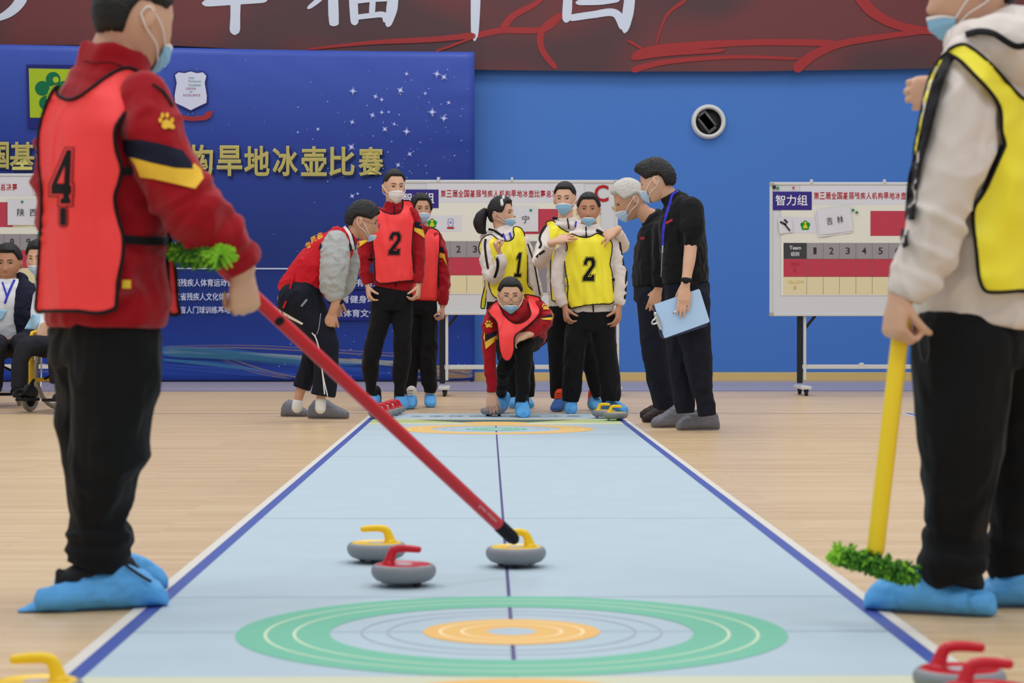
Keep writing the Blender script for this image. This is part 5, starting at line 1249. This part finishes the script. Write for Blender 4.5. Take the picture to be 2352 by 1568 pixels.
garment(r, 'trousers', Y0, [(1359, 715, 0, 48, 31), (1359, 745, 0, 50, 32), (1358, 762, 0, 44, 28)], V((1, 0, 0)), lg, BLK, wr=(.007, 10, (1, 1, .6), 15))
body(r, Y0, H, [(1352, 545, 0, 17)], [armr(sl), armr(sr)], [(P(1298, 706, Y0 - .04), (.12, -.3, -1), (1, .3, 0), (0, -1, 0), dict(curl=(.6, .9, .5), sc=1.05)), (P(1422, 705, Y0 - .04), (-.1, -.3, -1), (-1, .4, 0), (-.2, -1, 0), dict(curl=(.4, .6, .4), sc=1.08))], T, V((1, 0, 0)), lg, SKIN3)
face(r, H); mask(r, H, MASKB, top=-.44, bot=-1.2); hair(r, H, T=.013, front=.58, side=.05, back=-.5, noise_amp=.003)
shoe(r, FL(1311, 951), (-.05, -1), .27, 1.0, 1.28, COVER, SHOEW, seed=13); shoe(r, FL(1440, 949), (.75, -.8), .27, 1.0, 1.28, COVER, SHOEB, seed=14)
bb, bt = drape('bib', ZH([(425, 630), (500, 658), (580, 670), (640, 655), (700, 625), (770, 660), (850, 715), (857, 800), (842, 900), (836, 960), (858, 1040), (863, 1150), (872, 1230), (887, 1310), (872, 1352), (830, 1376), (740, 1374), (600, 1386), (500, 1404), (425, 1418), (398, 1385), (384, 1290), (392, 1180), (368, 1040), (350, 860), (385, 790), (372, 725), (392, 665)]), [g['t']], Y0, BIBY, r, off=.02, step=4, rip=.024, ripf=9, bind=BIND)
number(bb, '2', 1340, 591, 1366, 645, bt, Y0, BIND, BIBY, skew=-3, gap=1.2, ln=1)
ribbon(r, g, ZH([(580, 555), (584, 665)]), 3, BIND, Y0, 'zip', off=.01); ribbon(r, g, ZH([(655, 1385), (660, 1460)]), 3, BIND, Y0, 'zip'); ribbon(r, g, ZH([(690, 590), (740, 610), (800, 660), (850, 690)]), 6, BIND, Y0, 'hood_trim', off=.022)
ribbon(r, g, ZH([(940, 720), (960, 850), (985, 980), (1010, 1020), (1005, 1180), (990, 1340)]), 4, BIND, Y0, 'sleeve_stripe', key='s', off=.006); stripe(r, g, ZH([(858, 1105), (885, 1102), (885, 1130), (860, 1130)]), BIND, Y0, 'strap')
# ---- older official
Y0 = 14.5; ZK = zmap(1400, 340, 2.34)
r = person('white-haired official in black shirt and glasses leaning to look down at the mat', 1515, 972, G_REF)
H = HD(1447, 460, Y0, 86, yaw=-84, pitch=-26)
LT = yawlat(-84)
T = [(1497, 656, 0, 64, 42), (1497, 640, 0, 66, 44), (1503, 590, 0, 66, 45), (1508, 545, 0, 66, 43), (1508, 515, 0, 60, 35), (1500, 500, 0, 34, 26), (1493, 492, 0, 22, 20)]
sn = [(1520, 528, -.17, 24), (1519, 580, -.2, 23), (1515, 630, -.2, 18), (1512, 660, -.2, 13)]; sf = [(1515, 528, .17, 24), (1512, 580, .2, 22), (1500, 630, .22, 17), (1490, 660, .22, 12)]
g = garment(r, 'shirt', Y0, T, LT, [sn, sf], BLK, wr=(.009, 11, (1, 1, .8), 16))
lg = [[(1500, 680, -.09, 38), (1502, 740, -.09, 35), (1506, 820, -.09, 30), (1521, 890, -.08, 25), (1530, 938, -.07, 21)], [(1500, 680, .09, 38), (1500, 760, .1, 32), (1508, 850, .1, 26), (1522, 935, .1, 21)]]
garment(r, 'trousers', Y0, [(1498, 655, 0, 62, 42), (1499, 690, 0, 60, 42)], LT, lg, NAVT, wr=(.007, 10, (1, 1, .6), 17))
body(r, Y0, H, [(1492, 502, 0, 19), (1482, 492, 0, 18)], [armr(sn), armr(sf)], [(P(1511, 666, Y0 - .2), (-.3, -.05, -1), (.1, 1, 0), (-1, .1, 0), dict(curl=(.35, .5, .3), sc=1.05)), (P(1489, 666, Y0 + .22), (-.3, 0, -1), (.1, -1, 0), (-1, 0, 0), dict())], T, LT, lg, SKIN2)
face(r, H, sides=(1,), browc=WHAIR); mask(r, H, MASKL, top=-.22, loops=(1,)); glasses(r, H, mat('gold_rim', (206, 170, 100), .25, .5, metal=.6), sides=(1, -1)); hair(r, H, T=.022, front=.55, side=.05, back=-.5, material=WHAIR, noise_amp=.004)
shoe(r, FL(1473, 971), (-1, -.2), .29, 1.0, 1.47, COVERD, None, seed=15); shoe(r, FL(1468, 961), (-1, -.1), .29, 1.0, 1.47, COVERD, None, seed=16)
stripe(r, g, ZK([(165, 478), (187, 476), (188, 490), (166, 492)]), mat('shirt_red_print', (170, 40, 46)), Y0, 'chest_print', off=.004, step=2)
# ---- official with clipboard
Y0 = 13.65
r = person('black-haired official in black shirt with blue lanyard holding a clipboard', 1590, 990, G_REF)
H = HD(1508, 416, Y0, 90, yaw=-112, pitch=-18)
LT = yawlat(-105)
T = [(1575, 650, 0, 70, 51), (1574, 630, 0, 74, 53), (1571, 585, 0, 76, 53), (1567, 535, 0, 76, 51), (1562, 495, 0, 72, 45), (1553, 468, 0, 56, 34), (1544, 455, 0, 30, 24), (1538, 446, 0, 24, 22)]
sn = [(1588, 480, -.15, 30), (1591, 520, -.2, 29), (1588, 553, -.22, 20), (1586, 572, -.22, 15)]; sf = [(1560, 490, .15, 28), (1550, 540, .2, 24), (1540, 600, .22, 18)]
g = garment(r, 'shirt', Y0, T, LT, [sn, sf], BLK, wr=(.009, 11, (1, 1, .8), 18))
lg = [[(1590, 690, -.09, 42), (1594, 750, -.09, 38), (1602, 810, -.09, 34), (1608, 870, -.09, 28), (1618, 915, -.09, 22), (1624, 955, -.09, 21)], [(1566, 690, .1, 42), (1566, 770, .1, 36), (1566, 850, .1, 30), (1570, 900, .1, 25), (1574, 948, .1, 21)]]
garment(r, 'trousers', Y0, [(1577, 650, 0, 68, 50), (1578, 690, 0, 68, 50)], LT, lg, NAVT, wr=(.007, 10, (1, 1, .6), 19))
fore = [(1587, 556, -.22, 15), (1584, 590, -.24, 14.5), (1578, 632, -.27, 11.5), (1575, 652, -.29, 10.5)]
body(r, Y0, H, [(1548, 462, 0, 22), (1535, 448, 0, 20)], [armr(sn, .5), fore, armr(sf)], [(P(1574, 655, Y0 - .29), (-.1, -.08, -1), (0, 1, -.05), (-1, .3, 0), dict(curl=(.08, .12, .1), sc=1.06, spread=.0, thumb=(.75, .3, .7)))], T, LT, lg, SKIN)
mask(r, H, MASKL, top=-.2, loops=(1,)); face(r, H, sides=(1,)); hair(r, H, T=.026, front=.5, side=.1, back=-.55, noise_amp=.005, extra=lambda th, ph: .02 * math.exp(-(th / .9) ** 2 - ((ph - .9) / .35) ** 2), top=1.1)
shoe(r, FL(1551, 988), (-1, -.12), .285, 1.05, 1.54, COVERG, None, seed=17); shoe(r, FL(1493, 982), (-1, -.08), .285, 1.05, 1.54, COVERG, None, seed=18)
ribbon(r, g, ZK([(368, 228), (338, 250), (322, 300), (298, 380), (288, 450), (286, 525)]), 6, LAN, Y0, 'lanyard', off=.008); strand(r, [P(q[0], q[1], Y0 - .24) for q in ZK([(286, 528), (284, 560)])], .006, METAL, 'lanyard_clip'); strand(r, [P(q[0], q[1], Y0 - .22) for q in ZK([(284, 560), (276, 690)])], .002, METAL, 'badge_cord')
stripe(r, g, ZK([(302, 396), (337, 378), (339, 392), (303, 410)]), mat('shirt_red_print', (170, 40, 46)), Y0, 'chest_print', off=.004, step=2)
mb = MB(); c0, c1 = P(1577, 641, Y0 - .275), P(1576, 650, Y0 - .282); mb.tube([c0, c1], .036, 20, sub=1, round0=False, round1=False); mb.ball(P(1575.5, 646, Y0 - .32), .02, .008, .014); mb.build('wristband', BIND, r)
# clipboard
Yc = Y0 - .268
t = thing('clipboard', 'clear clipboard with pale blue paper held in the official\'s hand', 'clipboard', P(1565, 720, Yc))
q = lambda L, d: [P(x, y, Yc - d) for x, y in ZK(L)]
BRD = [(228, 842), (470, 770), (522, 945), (285, 1028), (268, 1010)]
def slab(mb, a, th): n = len(a); b = [v + V((0, th, 0)) for v in a]; mb.add(a + b, [list(range(n))[::-1], [n + i for i in range(n)]] + [(i, (i + 1) % n, n + (i + 1) % n, n + i) for i in range(n)])
mb = MB(); slab(mb, q([(229, 850), (236, 842), (472, 768), (482, 775), (527, 950), (522, 958), (300, 1026), (284, 1026), (270, 1010)], .0), .003); mb.build('board', mat('smoky_plastic', (54, 58, 84), .15, .5, alpha=.72), t, smooth=False)
mb = MB(); slab(mb, q([(240, 840), (478, 757), (486, 762), (538, 928), (532, 937), (300, 1020), (292, 1016)], .003), .002); mb.build('paper', mat('pale_blue_paper', (178, 208, 240), .6, .2), t, smooth=False)
mb = MB(); pc = [P(x, y, Yc - .012) for x, y in ZK([(246, 890), (262, 930), (276, 968)])]; mb.tube(pc, [.012, .015, .012], 10); mb.tube([P(x, y, Yc - .02) for x, y in ZK([(252, 910), (228, 934), (236, 945), (262, 938)])], .006, 8); mb.build('clip', METAL, t)
t = thing('pen', 'white pen lying on the clipboard paper under the fingers', 'pen', P(1553, 712, Yc - .02))
a_, b_ = [P(x, y, Yc - .022) for x, y in ZK([(342, 888), (392, 842)])]; mb = MB(); mb.tube([a_.lerp(b_, .12), b_], .005, 10, sub=1); mb.build('barrel', WHITEP, t); mb = MB(); mb.tube([a_, a_.lerp(b_, .14)], [.002, .005], 10, sub=1); mb.build('tip', BIND, t)
# ---- seated men on the left
ZW = zmap(0, 540, 3.827)
Yw = 17.8
W1 = wheelchair((P(-8, 800, 18.0).x, 18.0), 5, 'yellow-framed wheelchair of the man in the open dark jacket')
r = person('seated man in open navy jacket and white shirt with blue lanyard, mask off', 22, 930, 'men sitting by the far left whiteboard')
H = HD(18, 605, Yw, 80, yaw=2, pitch=-4, wide=1.1)
LT = yawlat(14)
T = [(22, 790, .05, 52, 38), (20, 740, .02, 56, 42), (19, 695, 0, 62, 40), (18, 665, 0, 60, 33), (17, 650, 0, 38, 26), (17, 640, 0, 24, 22)]
g = garment(r, 'shirt', Yw, T, LT, [], mat('white_shirt', (226, 226, 230), .8, .2, bump=(200, .1)), wr=(.005, 10, (1, 1, 1), 20))
sl = [(72, 672, .03, 22), (86, 715, 0, 23), (78, 760, -.12, 20), (50, 778, -.25, 15)]; sr = [(-38, 672, .03, 22), (-50, 720, 0, 23), (-36, 765, -.12, 18), (-5, 785, -.25, 14)]
gj = garment(r, 'jacket', Yw, None, LT, [sl, sr], NAVY, wr=(.006, 10, (1, 1, 1), 21), extra=lambda mb: (mb.tube([P(44, 640, Yw + .06), P(58, 670, Yw - .05), P(56, 720, Yw - .1), P(64, 780, Yw - .06)], [(.03, .03), (.09, .07), (.085, .07), (.08, .06)], 16), mb.tube([P(-8, 640, Yw + .06), P(-22, 670, Yw - .05), P(-22, 720, Yw - .1), P(-18, 780, Yw - .06)], [(.03, .03), (.09, .07), (.085, .07), (.08, .06)], 16), mb.tube([P(46, 644, Yw + .08), P(18, 650, Yw + .14), P(-10, 644, Yw + .08)], .07, 14)))
lg = [[(38, 800, -.05, 26), (46, 792, -.3, 25), (54, 790, -.48, 24), (52, 820, -.48, 20), (46, 880, -.42, 17)], [(0, 802, -.05, 26), (-4, 795, -.3, 25), (-8, 792, -.48, 24), (-10, 830, -.48, 20), (-12, 890, -.42, 17)]]
garment(r, 'trousers', Yw, [(22, 785, .05, 52, 38), (22, 805, .02, 54, 42)], LT, lg, mat('charcoal_trousers', (40, 40, 46), .85, .15), wr=(.004, 10, (1, 1, 1), 22))
body(r, Yw, H, [(17, 660, 0, 22)], [armr(sl), armr(sr)], [(P(46, 778, Yw - .27), (-1, -.1, -.1), (0, -.3, -1), (-.2, -1, .2), dict(curl=(.4, .5, .3))), (P(-2, 786, Yw - .27), (1, -.1, -.1), (0, -.3, -1), (.2, -1, .2), dict(curl=(.4, .5, .3)))], T, LT, lg, SKIN3)
face(r, H); hair(r, H, T=.018, front=.58, side=.1, back=-.5, noise_amp=.004); ribbon(r, g, ZW([(128, 390), (95, 460), (62, 540), (42, 600)]), 5, LAN, Yw, 'lanyard', off=.008); ribbon(r, g, ZW([(20, 410), (40, 470), (62, 540)]), 4, LAN, Yw, 'lanyard', off=.008)
drape('badge', ZW([(-30, 648), (66, 660), (20, 745), (-40, 740)]), [g['all']], Yw, mat('badge_blue', (160, 204, 234), .3, .4), r, off=.02, step=4, curve=False); strand(r, [H.pt(1.2, -.5, .01), H.pt(1.75, -.35, .012), H.pt(1.8, .05, .014)], .002, LOOP, 'ear_loop')
shoe(r, FL(42, 938), (.1, -1), .27, 1, 1, SHOEB, None, seed=20, name='shoe', lift=.11); shoe(r, FL(-16, 938), (.1, -1), .27, 1, 1, SHOEB, None, seed=21, name='shoe', lift=.11)
Yw = 16.9
W2 = wheelchair((-3.18, 16.80), -25, 'yellow-framed wheelchair mostly hidden behind the player in red bib 4')
r = person('masked man in white shirt sitting behind the red bib 4 player, badge on lanyard', 105, 925, 'men sitting by the far left whiteboard')
H = HD(90, 594, Yw, 76, yaw=-10, pitch=-6)
LT = yawlat(0)
T = [(172, 790, .0, 54, 36), (162, 740, .0, 56, 40), (140, 690, 0, 56, 36), (122, 664, 0, 48, 30), (106, 648, 0, 28, 24), (98, 636, -.02, 20, 20)]
WS = mat('white_shirt', (226, 226, 230))
sl = [(94, 680, 0, 18), (88, 722, -.05, 18), (94, 748, -.1, 16), (100, 750, -.16, 12)]; sr = [(150, 680, 0, 20), (165, 730, 0, 19), (150, 770, -.15, 15)]
g = garment(r, 'shirt', Yw, T, LT, [sl, sr], WS, wr=(.005, 10, (1, 1, 1), 23))
lg = [[(150, 800, -.02, 26), (104, 796, -.28, 25), (64, 796, -.4, 23), (46, 830, -.44, 18), (40, 890, -.44, 15)], [(192, 800, .0, 26), (160, 798, -.3, 25), (136, 800, -.5, 24), (130, 880, -.5, 16)]]
garment(r, 'trousers', Yw, [(172, 785, .0, 54, 36), (172, 806, .0, 56, 40)], LT, lg, mat('charcoal_trousers', (40, 40, 46)), wr=(.004, 10, (1, 1, 1), 24))
body(r, Yw, H, [(101, 660, 0, 18)], [armr(sl), armr(sr)], [(P(101, 752, Yw - .18), (-.15, -.25, -1), (-.2, 1, 0), (-1, 0, 0), dict(curl=(.3, .6, .4), sc=1.1))], T, LT, lg, SKIN)
face(r, H); mask(r, H, MASKL, top=-.3); hair(r, H, T=.018, front=.55, side=.1, back=-.5)
t_ = drape('badge', ZW([(285, 690), (355, 705), (320, 830), (215, 822)]), [g['all']], Yw, mat('badge_blue', (160, 204, 234)), r, off=.03, step=4, curve=False)
shoe(r, FL(34, 948), (-.42, -1), .27, 1, 1, SHOEB, None, seed=22, name='shoe', lift=.11); shoe(r, FL(126, 953), (-.42, -1), .27, 1, 1, SHOEB, None, seed=23, name='shoe', lift=.11)
# ---- near left player, red bib 4
Y0 = 5.33; Z1 = lambda L: [(x / 2.24, y / 2.24) for x, y in L]
r = person('player in red bib number 4 seen from behind at left, holding the red broom', 240, 1400, G_RED)
H = HD(309, 42, Y0, 224, yaw=136, pitch=-12)
LT = yawlat(130)
T = [(243, 752, 0, 166, 108), (243, 735, 0, 176, 116), (243, 690, 0, 178, 118), (240, 600, 0, 176, 118), (236, 500, 0, 180, 120), (233, 400, 0, 186, 122), (236, 310, 0, 184, 116), (244, 240, 0, 160, 100), (254, 200, 0, 122, 88), (262, 172, 0, 92, 80), (266, 135, 0, 84, 78), (270, 112, 0, 80, 76)]
sn = [(330, 225, -.12, 62), (350, 300, -.15, 73), (384, 390, -.17, 72), (430, 468, -.17, 66), (488, 530, -.14, 58), (533, 578, -.11, 51), (560, 615, -.09, 46)]
sf = [(184, 250, .12, 56), (180, 330, .18, 56), (184, 420, .2, 54), (200, 500, .26, 52), (270, 540, .35, 46)]
def folds(mb):
    for (x, y, dz, ra, tx, ty) in ((452, 492, -.17, 66, 1, 1), (478, 520, -.15, 62, 1, 1), (508, 550, -.13, 57, 1, .8), (415, 445, -.17, 71, .6, 1), (530, 578, -.11, 53, 1, .8)):
        k = Y0 / FPX; c = P(x, y, Y0 + dz); d = V((tx, .25, -ty)).normalized(); mb.tube([c - d * .014, c, c + d * .014], [ra * k * .96, ra * k * 1.10, ra * k * .96], 18, sub=3)
g = garment(r, 'jacket', Y0, T, LT, [sn, sf], RED, vox=.006, wr=(.014, 9, (1, 1, .8), 30), extra=folds, smooth=4)
lgn = [(268, 770, -.05, 108), (264, 850, -.05, 106), (256, 950, -.04, 93), (247, 1030, -.02, 88), (240, 1100, .0, 79), (230, 1180, .04, 70), (226, 1212, .05, 68), (226, 1228, .05, 83), (224, 1246, .05, 70), (223, 1266, .05, 79), (221, 1284, .05, 67), (216, 1304, .05, 66)]
lgf = [(222, 770, .09, 108), (214, 880, .11, 87), (206, 980, .14, 75), (212, 1080, .17, 69), (224, 1180, .2, 66), (232, 1215, .21, 66), (238, 1232, .21, 76), (236, 1252, .21, 66), (236, 1275, .21, 70), (236, 1300, .21, 60)]
gt = garment(r, 'trousers', Y0, [(243, 742, 0, 150, 98), (243, 790, 0, 160, 108), (245, 830, 0, 140, 104)], LT, [lgn, lgf], BLK, vox=.007, wr=(.012, 8, (1, 1, .6), 31))
body(r, Y0, H, [(266, 190, 0, 56), (276, 120, 0, 58)], [armr(sn, .6), armr(sf, .6)], [(P(553, 622, Y0 - .085), (.12, .12, -1), (-.55, .85, -.05), (.75, .5, -.1), dict(curl=[(1.0, 1.35, .9), (1.05, 1.4, .9), (1.1, 1.4, .9), (1.1, 1.4, .9)], sc=1.0, spread=.02, thumb=(.75, .35, .55), tcurl=.5))], T, LT, [lgn, lgf], SKIN, vox=.0045)
mask(r, H, MASKB, top=-.3, bot=-1.25, side=1.05, loops=(-1,)); face(r, H, sides=(-1,)); hair(r, H, T=.012, front=.55, side=.12, back=-.62, noise_amp=.002, nf=90)
shoe(r, FL(390, 1391), (1, .36), .33, 1.12, 1.08, COVER, None, seed=30, wr=.008, slip=True); shoe(r, FL(392, 1352), (1, .1), .3, 1.05, .95, COVER, None, seed=31, wr=.008, slip=True)
mb = MB(); mb.tube([P(160, 1385, Y0 + .03), P(100, 1392, Y0 + .01), P(46, 1404, Y0 - .01)], [(.05, .03), (.036, .02), (.018, .007)], 12, lat=(0, 1, 0)); me = remesh(mb, COVER, .005, 2, (.006, 22)); a = co(me); a[:, 2] = np.maximum(a[:, 2], .003); setco(me, a); link('shoe_cover_tail', me, r)
mb = MB(); mb.tube([P(158, 1332, Y0 + .04), P(210, 1318, Y0 + .05), P(270, 1304, Y0 + .07), P(298, 1318, Y0 + .08)], [.03, .044, .044, .03], 14); mb.tube([P(146, 1350, Y0 + .03), P(136, 1314, Y0 + .03)], [.022, .011], 10); link('shoe', remesh(mb, SHOEB, .006, 2), r)
for L in ([(292, 1300), (318, 1318), (345, 1334)], [(262, 1318), (280, 1330), (276, 1316), (258, 1322)]): strand(r, [P(x, y, Y0 + .02) for x, y in L], .004, SHOEB, 'shoelace')
# bib, back and front panel edge
bk = Z1([(300, 440), (292, 475), (312, 500), (360, 512), (420, 490), (500, 430), (570, 380), (650, 348), (720, 372), (785, 432), (740, 480), (680, 545), (620, 610), (590, 680), (600, 780), (625, 860), (612, 940), (590, 1020), (610, 1130), (635, 1220), (630, 1330), (606, 1450), (600, 1560), (585, 1590), (500, 1612), (400, 1600), (250, 1598), (188, 1600), (190, 1500), (205, 1250), (215, 1000), (198, 800), (200, 680), (230, 560), (270, 470)])
hb = MB(); hp_, hr_ = secs(Y0, [(240, 750, -.02, 186, 124), (238, 680, -.02, 186, 124), (236, 560, -.01, 184, 122), (236, 480, 0, 180, 120)]); hb.tube(hp_, hr_, 28, lat=LT, sub=4)
bb, bt = drape('bib', bk, [g['t'], mbbvh(hb)], Y0, BIBR, r, off=.016, step=9, rip=.03, ripf=4.5, bind=BIND, br=.0045, sm=4)
number(bb, '4', 118, 344, 164, 468, bt, Y0, BIND, BIBR, skew=-2, gap=4, ln=2.5, step=5, hole=[(.3, .62), (.66, .3), (.62, .62)])
number(bb, '0', 137, 476, 152, 518, bt, Y0, BIND, BIBR, gap=2, ln=2, step=4)
drape('bib_front', Z1([(868, 1150), (882, 1260), (905, 1400), (915, 1560), (925, 1612), (870, 1610), (868, 1500), (862, 1330)]), [g['t']], Y0, BIBR, r, off=.03, step=8, rip=.006, bind=BIND, br=.0045)
ribbon(r, g, Z1([(625, 1225), (700, 1236), (790, 1240), (890, 1232)]), 20, BIND, Y0, 'strap', key=[g['t']], off=.02, step=6); ribbon(r, g, Z1([(610, 880), (660, 880), (705, 878)]), 20, BIND, Y0, 'strap', key=[g['t']], off=.02, step=6)
ribbon(r, g, Z1([(785, 432), (830, 460), (865, 500), (890, 545)]), 6, BIND, Y0, 'shoulder_binding', off=.008, step=5)
stripe(r, g, Z1([(630, 722), (720, 718), (830, 740), (940, 772), (985, 830), (995, 868), (900, 860), (780, 835), (650, 805), (632, 770)]), NAVY, Y0, 'sleeve_stripe', off=.006, step=9, curve=False); stripe(r, g, Z1([(662, 806), (780, 838), (900, 864), (978, 868), (1000, 838), (1035, 870), (1048, 915), (1005, 970), (900, 945), (790, 920), (720, 912), (695, 850)]), GOLD, Y0, 'sleeve_stripe', off=.006, step=9, curve=False)
paw(r, g, *Z1([(858, 625)])[0], 30, 34, Y0, .35, step=5)
stripe(r, g, Z1([(196, 640), (226, 630), (226, 796), (186, 790)]), NAVY, Y0, 'sleeve_stripe', off=.012, step=6, key='s'); stripe(r, g, Z1([(182, 792), (226, 798), (226, 935), (190, 905)]), GOLD, Y0, 'sleeve_stripe', off=.012, step=6, key='s')
stripe(r, g, Z1([(628, 1440), (674, 1440), (674, 1484), (628, 1484)]), mat('yellow_patch', (238, 196, 50)), Y0, 'patch', off=.005, step=6)
ribbon(r, g, Z1([(430, 312), (500, 322), (570, 318), (640, 345)]), 3, mat('seam_red', (110, 14, 24)), Y0, 'collar_seam', off=.003, step=5)
# ---- near right player, yellow bib
Y0 = 5.25; Z2 = zmap(1850, 0, 2.064)
r = person('player in cream hoodie and yellow bib at right edge, holding the yellow broom', 2180, 1410, G_YEL)
H = HD(2236, -22, Y0, 224, yaw=-94, pitch=-6)
LT = yawlat(-110)
T = [(2248, 748, 0, 190, 146), (2250, 725, 0, 198, 152), (2250, 660, 0, 200, 154), (2254, 560, 0, 202, 152), (2262, 450, 0, 206, 150), (2270, 350, 0, 206, 142), (2276, 260, 0, 196, 126), (2284, 190, 0, 160, 106), (2290, 150, 0, 118, 90), (2284, 110, 0, 84, 78)]
sn = [(2222, 165, -.16, 66), (2206, 240, -.2, 76), (2188, 340, -.22, 74), (2170, 430, -.23, 68), (2144, 520, -.23, 58), (2118, 590, -.23, 53), (2092, 650, -.23, 45), (2076, 684, -.23, 38)]
sf = [(2300, 190, .2, 60), (2260, 330, .28, 62), (2230, 390, .3, 56), (2215, 290, .24, 46), (2200, 225, .15, 40)]
def hoodB(mb):
    mb.tube([P(2222, 96, Y0 - .02), P(2250, 110, Y0 - .12), P(2310, 112, Y0 - .17), P(2380, 130, Y0 - .12)], [.045, .055, .075, .08], 16); mb.ball(P(2350, 120, Y0 + .0), .15, .16, .10)
    for (x, y, ra) in ((2128, 578, 56), (2104, 634, 50), (2150, 500, 63)):
        k = Y0 / FPX; c = P(x, y, Y0 - .23); d = V((-.5, 0, -1)).normalized(); mb.tube([c - d * .014, c, c + d * .014], [ra * k * .96, ra * k * 1.12, ra * k * .96], 18, sub=2)
g = garment(r, 'hoodie', Y0, T, LT, [sn, sf], WHT, vox=.006, wr=(.014, 8, (1, 1, .8), 40), extra=hoodB, smooth=4)
lgn = [(2212, 780, -.09, 120), (2208, 880, -.09, 110), (2206, 980, -.09, 102), (2206, 1080, -.06, 93), (2200, 1170, -.02, 78), (2196, 1215, .0, 68), (2190, 1240, .01, 78), (2186, 1265, .01, 72), (2184, 1290, .01, 82), (2188, 1312, .02, 74), (2196, 1332, .02, 70)]
lgf = [(2310, 780, .1, 116), (2326, 900, .13, 96), (2332, 1020, .15, 86), (2332, 1130, .16, 76), (2328, 1215, .16, 62), (2324, 1250, .16, 70), (2326, 1290, .16, 66), (2330, 1318, .16, 60)]
gt = garment(r, 'trousers', Y0, [(2250, 738, 0, 168, 130), (2252, 790, 0, 178, 138), (2256, 840, 0, 160, 134)], LT, [lgn, lgf], BLK, vox=.007, wr=(.012, 8, (1, 1, .6), 41))
body(r, Y0, H, [(2278, 170, 0, 60), (2262, 100, 0, 60)], [armr(sn, .6), armr(sf, .6)], [(P(2064, 676, Y0 - .235), (-.15, -.1, -1), (.85, .45, -.15), (.45, -.85, 0), dict(curl=[(1.0, 1.3, .9)] * 4, sc=.98, spread=.02, thumb=(.8, .3, .6), tcurl=.4)), (P(2186, 212, Y0 + .12), (-1, -.1, -.05), (.1, 1, 0), (0, .05, 1), dict(curl=[(1.1, 1.3, .8)] * 4, sc=1.0, spread=.03, thumb=(.8, .3, .6), tcurl=.4))], T, LT, [lgn, lgf], SKIN, vox=.0045)
mask(r, H, MASKB, top=-.42, bot=-1.22, side=1.05, loops=(1,)); face(r, H, sides=(1,)); hair(r, H, T=.014, front=.55, side=.1, back=-.5)
strand(r, [P(2181, 72, Y0 - .06), P(2180, 92, Y0 - .07), P(2192, 108, Y0 - .08), P(2188, 74, Y0 - .07)], .003, LOOP, 'mask_cord')
shoe(r, FL(1984, 1399), (-1, .45), .32, 1.15, 1.08, COVER, None, seed=40, wr=.008, slip=True); shoe(r, FL(2246, 1392), (-1, -.02), .3, 1.1, 1.05, COVER, None, seed=41, wr=.008, slip=True)
mb = MB(); mb.tube([P(2118, 1334, Y0 + .05), P(2170, 1326, Y0 + .03), P(2218, 1338, Y0 + .02)], [.03, .044, .046], 14); link('shoe', remesh(mb, SHOEB, .006, 2), r)
bb, bt = drape('bib', Z2([(672, 245), (740, 210), (800, 236), (900, 325), (1000, 440), (1100, 560), (1110, 900), (1110, 1376), (1036, 1377), (885, 1386), (840, 1362), (820, 1290), (810, 1180), (795, 1000), (850, 905), (935, 715), (945, 680), (930, 620), (925, 520), (880, 440), (800, 355), (730, 285)]), [g['t'], g['all']], Y0, BIBY, r, off=.012, step=9, rip=.03, ripf=5, bind=BIND, br=.0045, sm=3)
drape('bib_front', Z2([(672, 248), (630, 290), (598, 340), (570, 430), (545, 560), (522, 680), (516, 745), (528, 740), (548, 640), (578, 500), (612, 380), (650, 300)]), [g['all']], Y0, BIBY, r, off=.026, step=8, bind=BIND, br=.0045, sm=2)
ribbon(r, g, Z2([(940, 690), (905, 770), (850, 905)]), 15, BIND, Y0, 'strap', key=[g['t'], g['all']], off=.02, step=6); ribbon(r, g, Z2([(800, 990), (750, 1005), (705, 1018)]), 18, BIND, Y0, 'strap', key=[g['t']], off=.02, step=6)
ribbon(r, g, Z2([(690, 262), (650, 330), (618, 430), (592, 540), (562, 650), (535, 740), (508, 850), (498, 960), (492, 1040)]), 22, BIND, Y0, 'sleeve_stripe', off=.03, step=6); ribbon(r, g, Z2([(470, 1085), (464, 1130), (476, 1170)]), 14, BIND, Y0, 'sleeve_stripe', off=.03, step=6)
ribbon(r, g, Z2([(758, 165), (820, 148), (890, 158), (950, 195), (1000, 220), (1050, 215)]), 15, BIND, Y0, 'hood_trim', off=.018, step=6); strand(r, [H.pt(1.9, -1.0, .02) , P(2262, 52, Y0 - .07), P(2300, 38, Y0 - .07), P(2330, 40, Y0 - .03)], .006, LAN, 'lanyard')
Z3 = zmap(1850, 700, 1.806)
for L in ([(478, 90), (470, 150), (480, 215), (492, 240)], [(505, 95), (512, 190), (500, 245)]): ribbon(r, gt, Z3(L), 3.5, mat('pocket_zip_grey', (50, 52, 58), .4, .4), Y0, 'pocket_zip', off=.005, step=4)
bpy.data.scenes.remove(TMP)
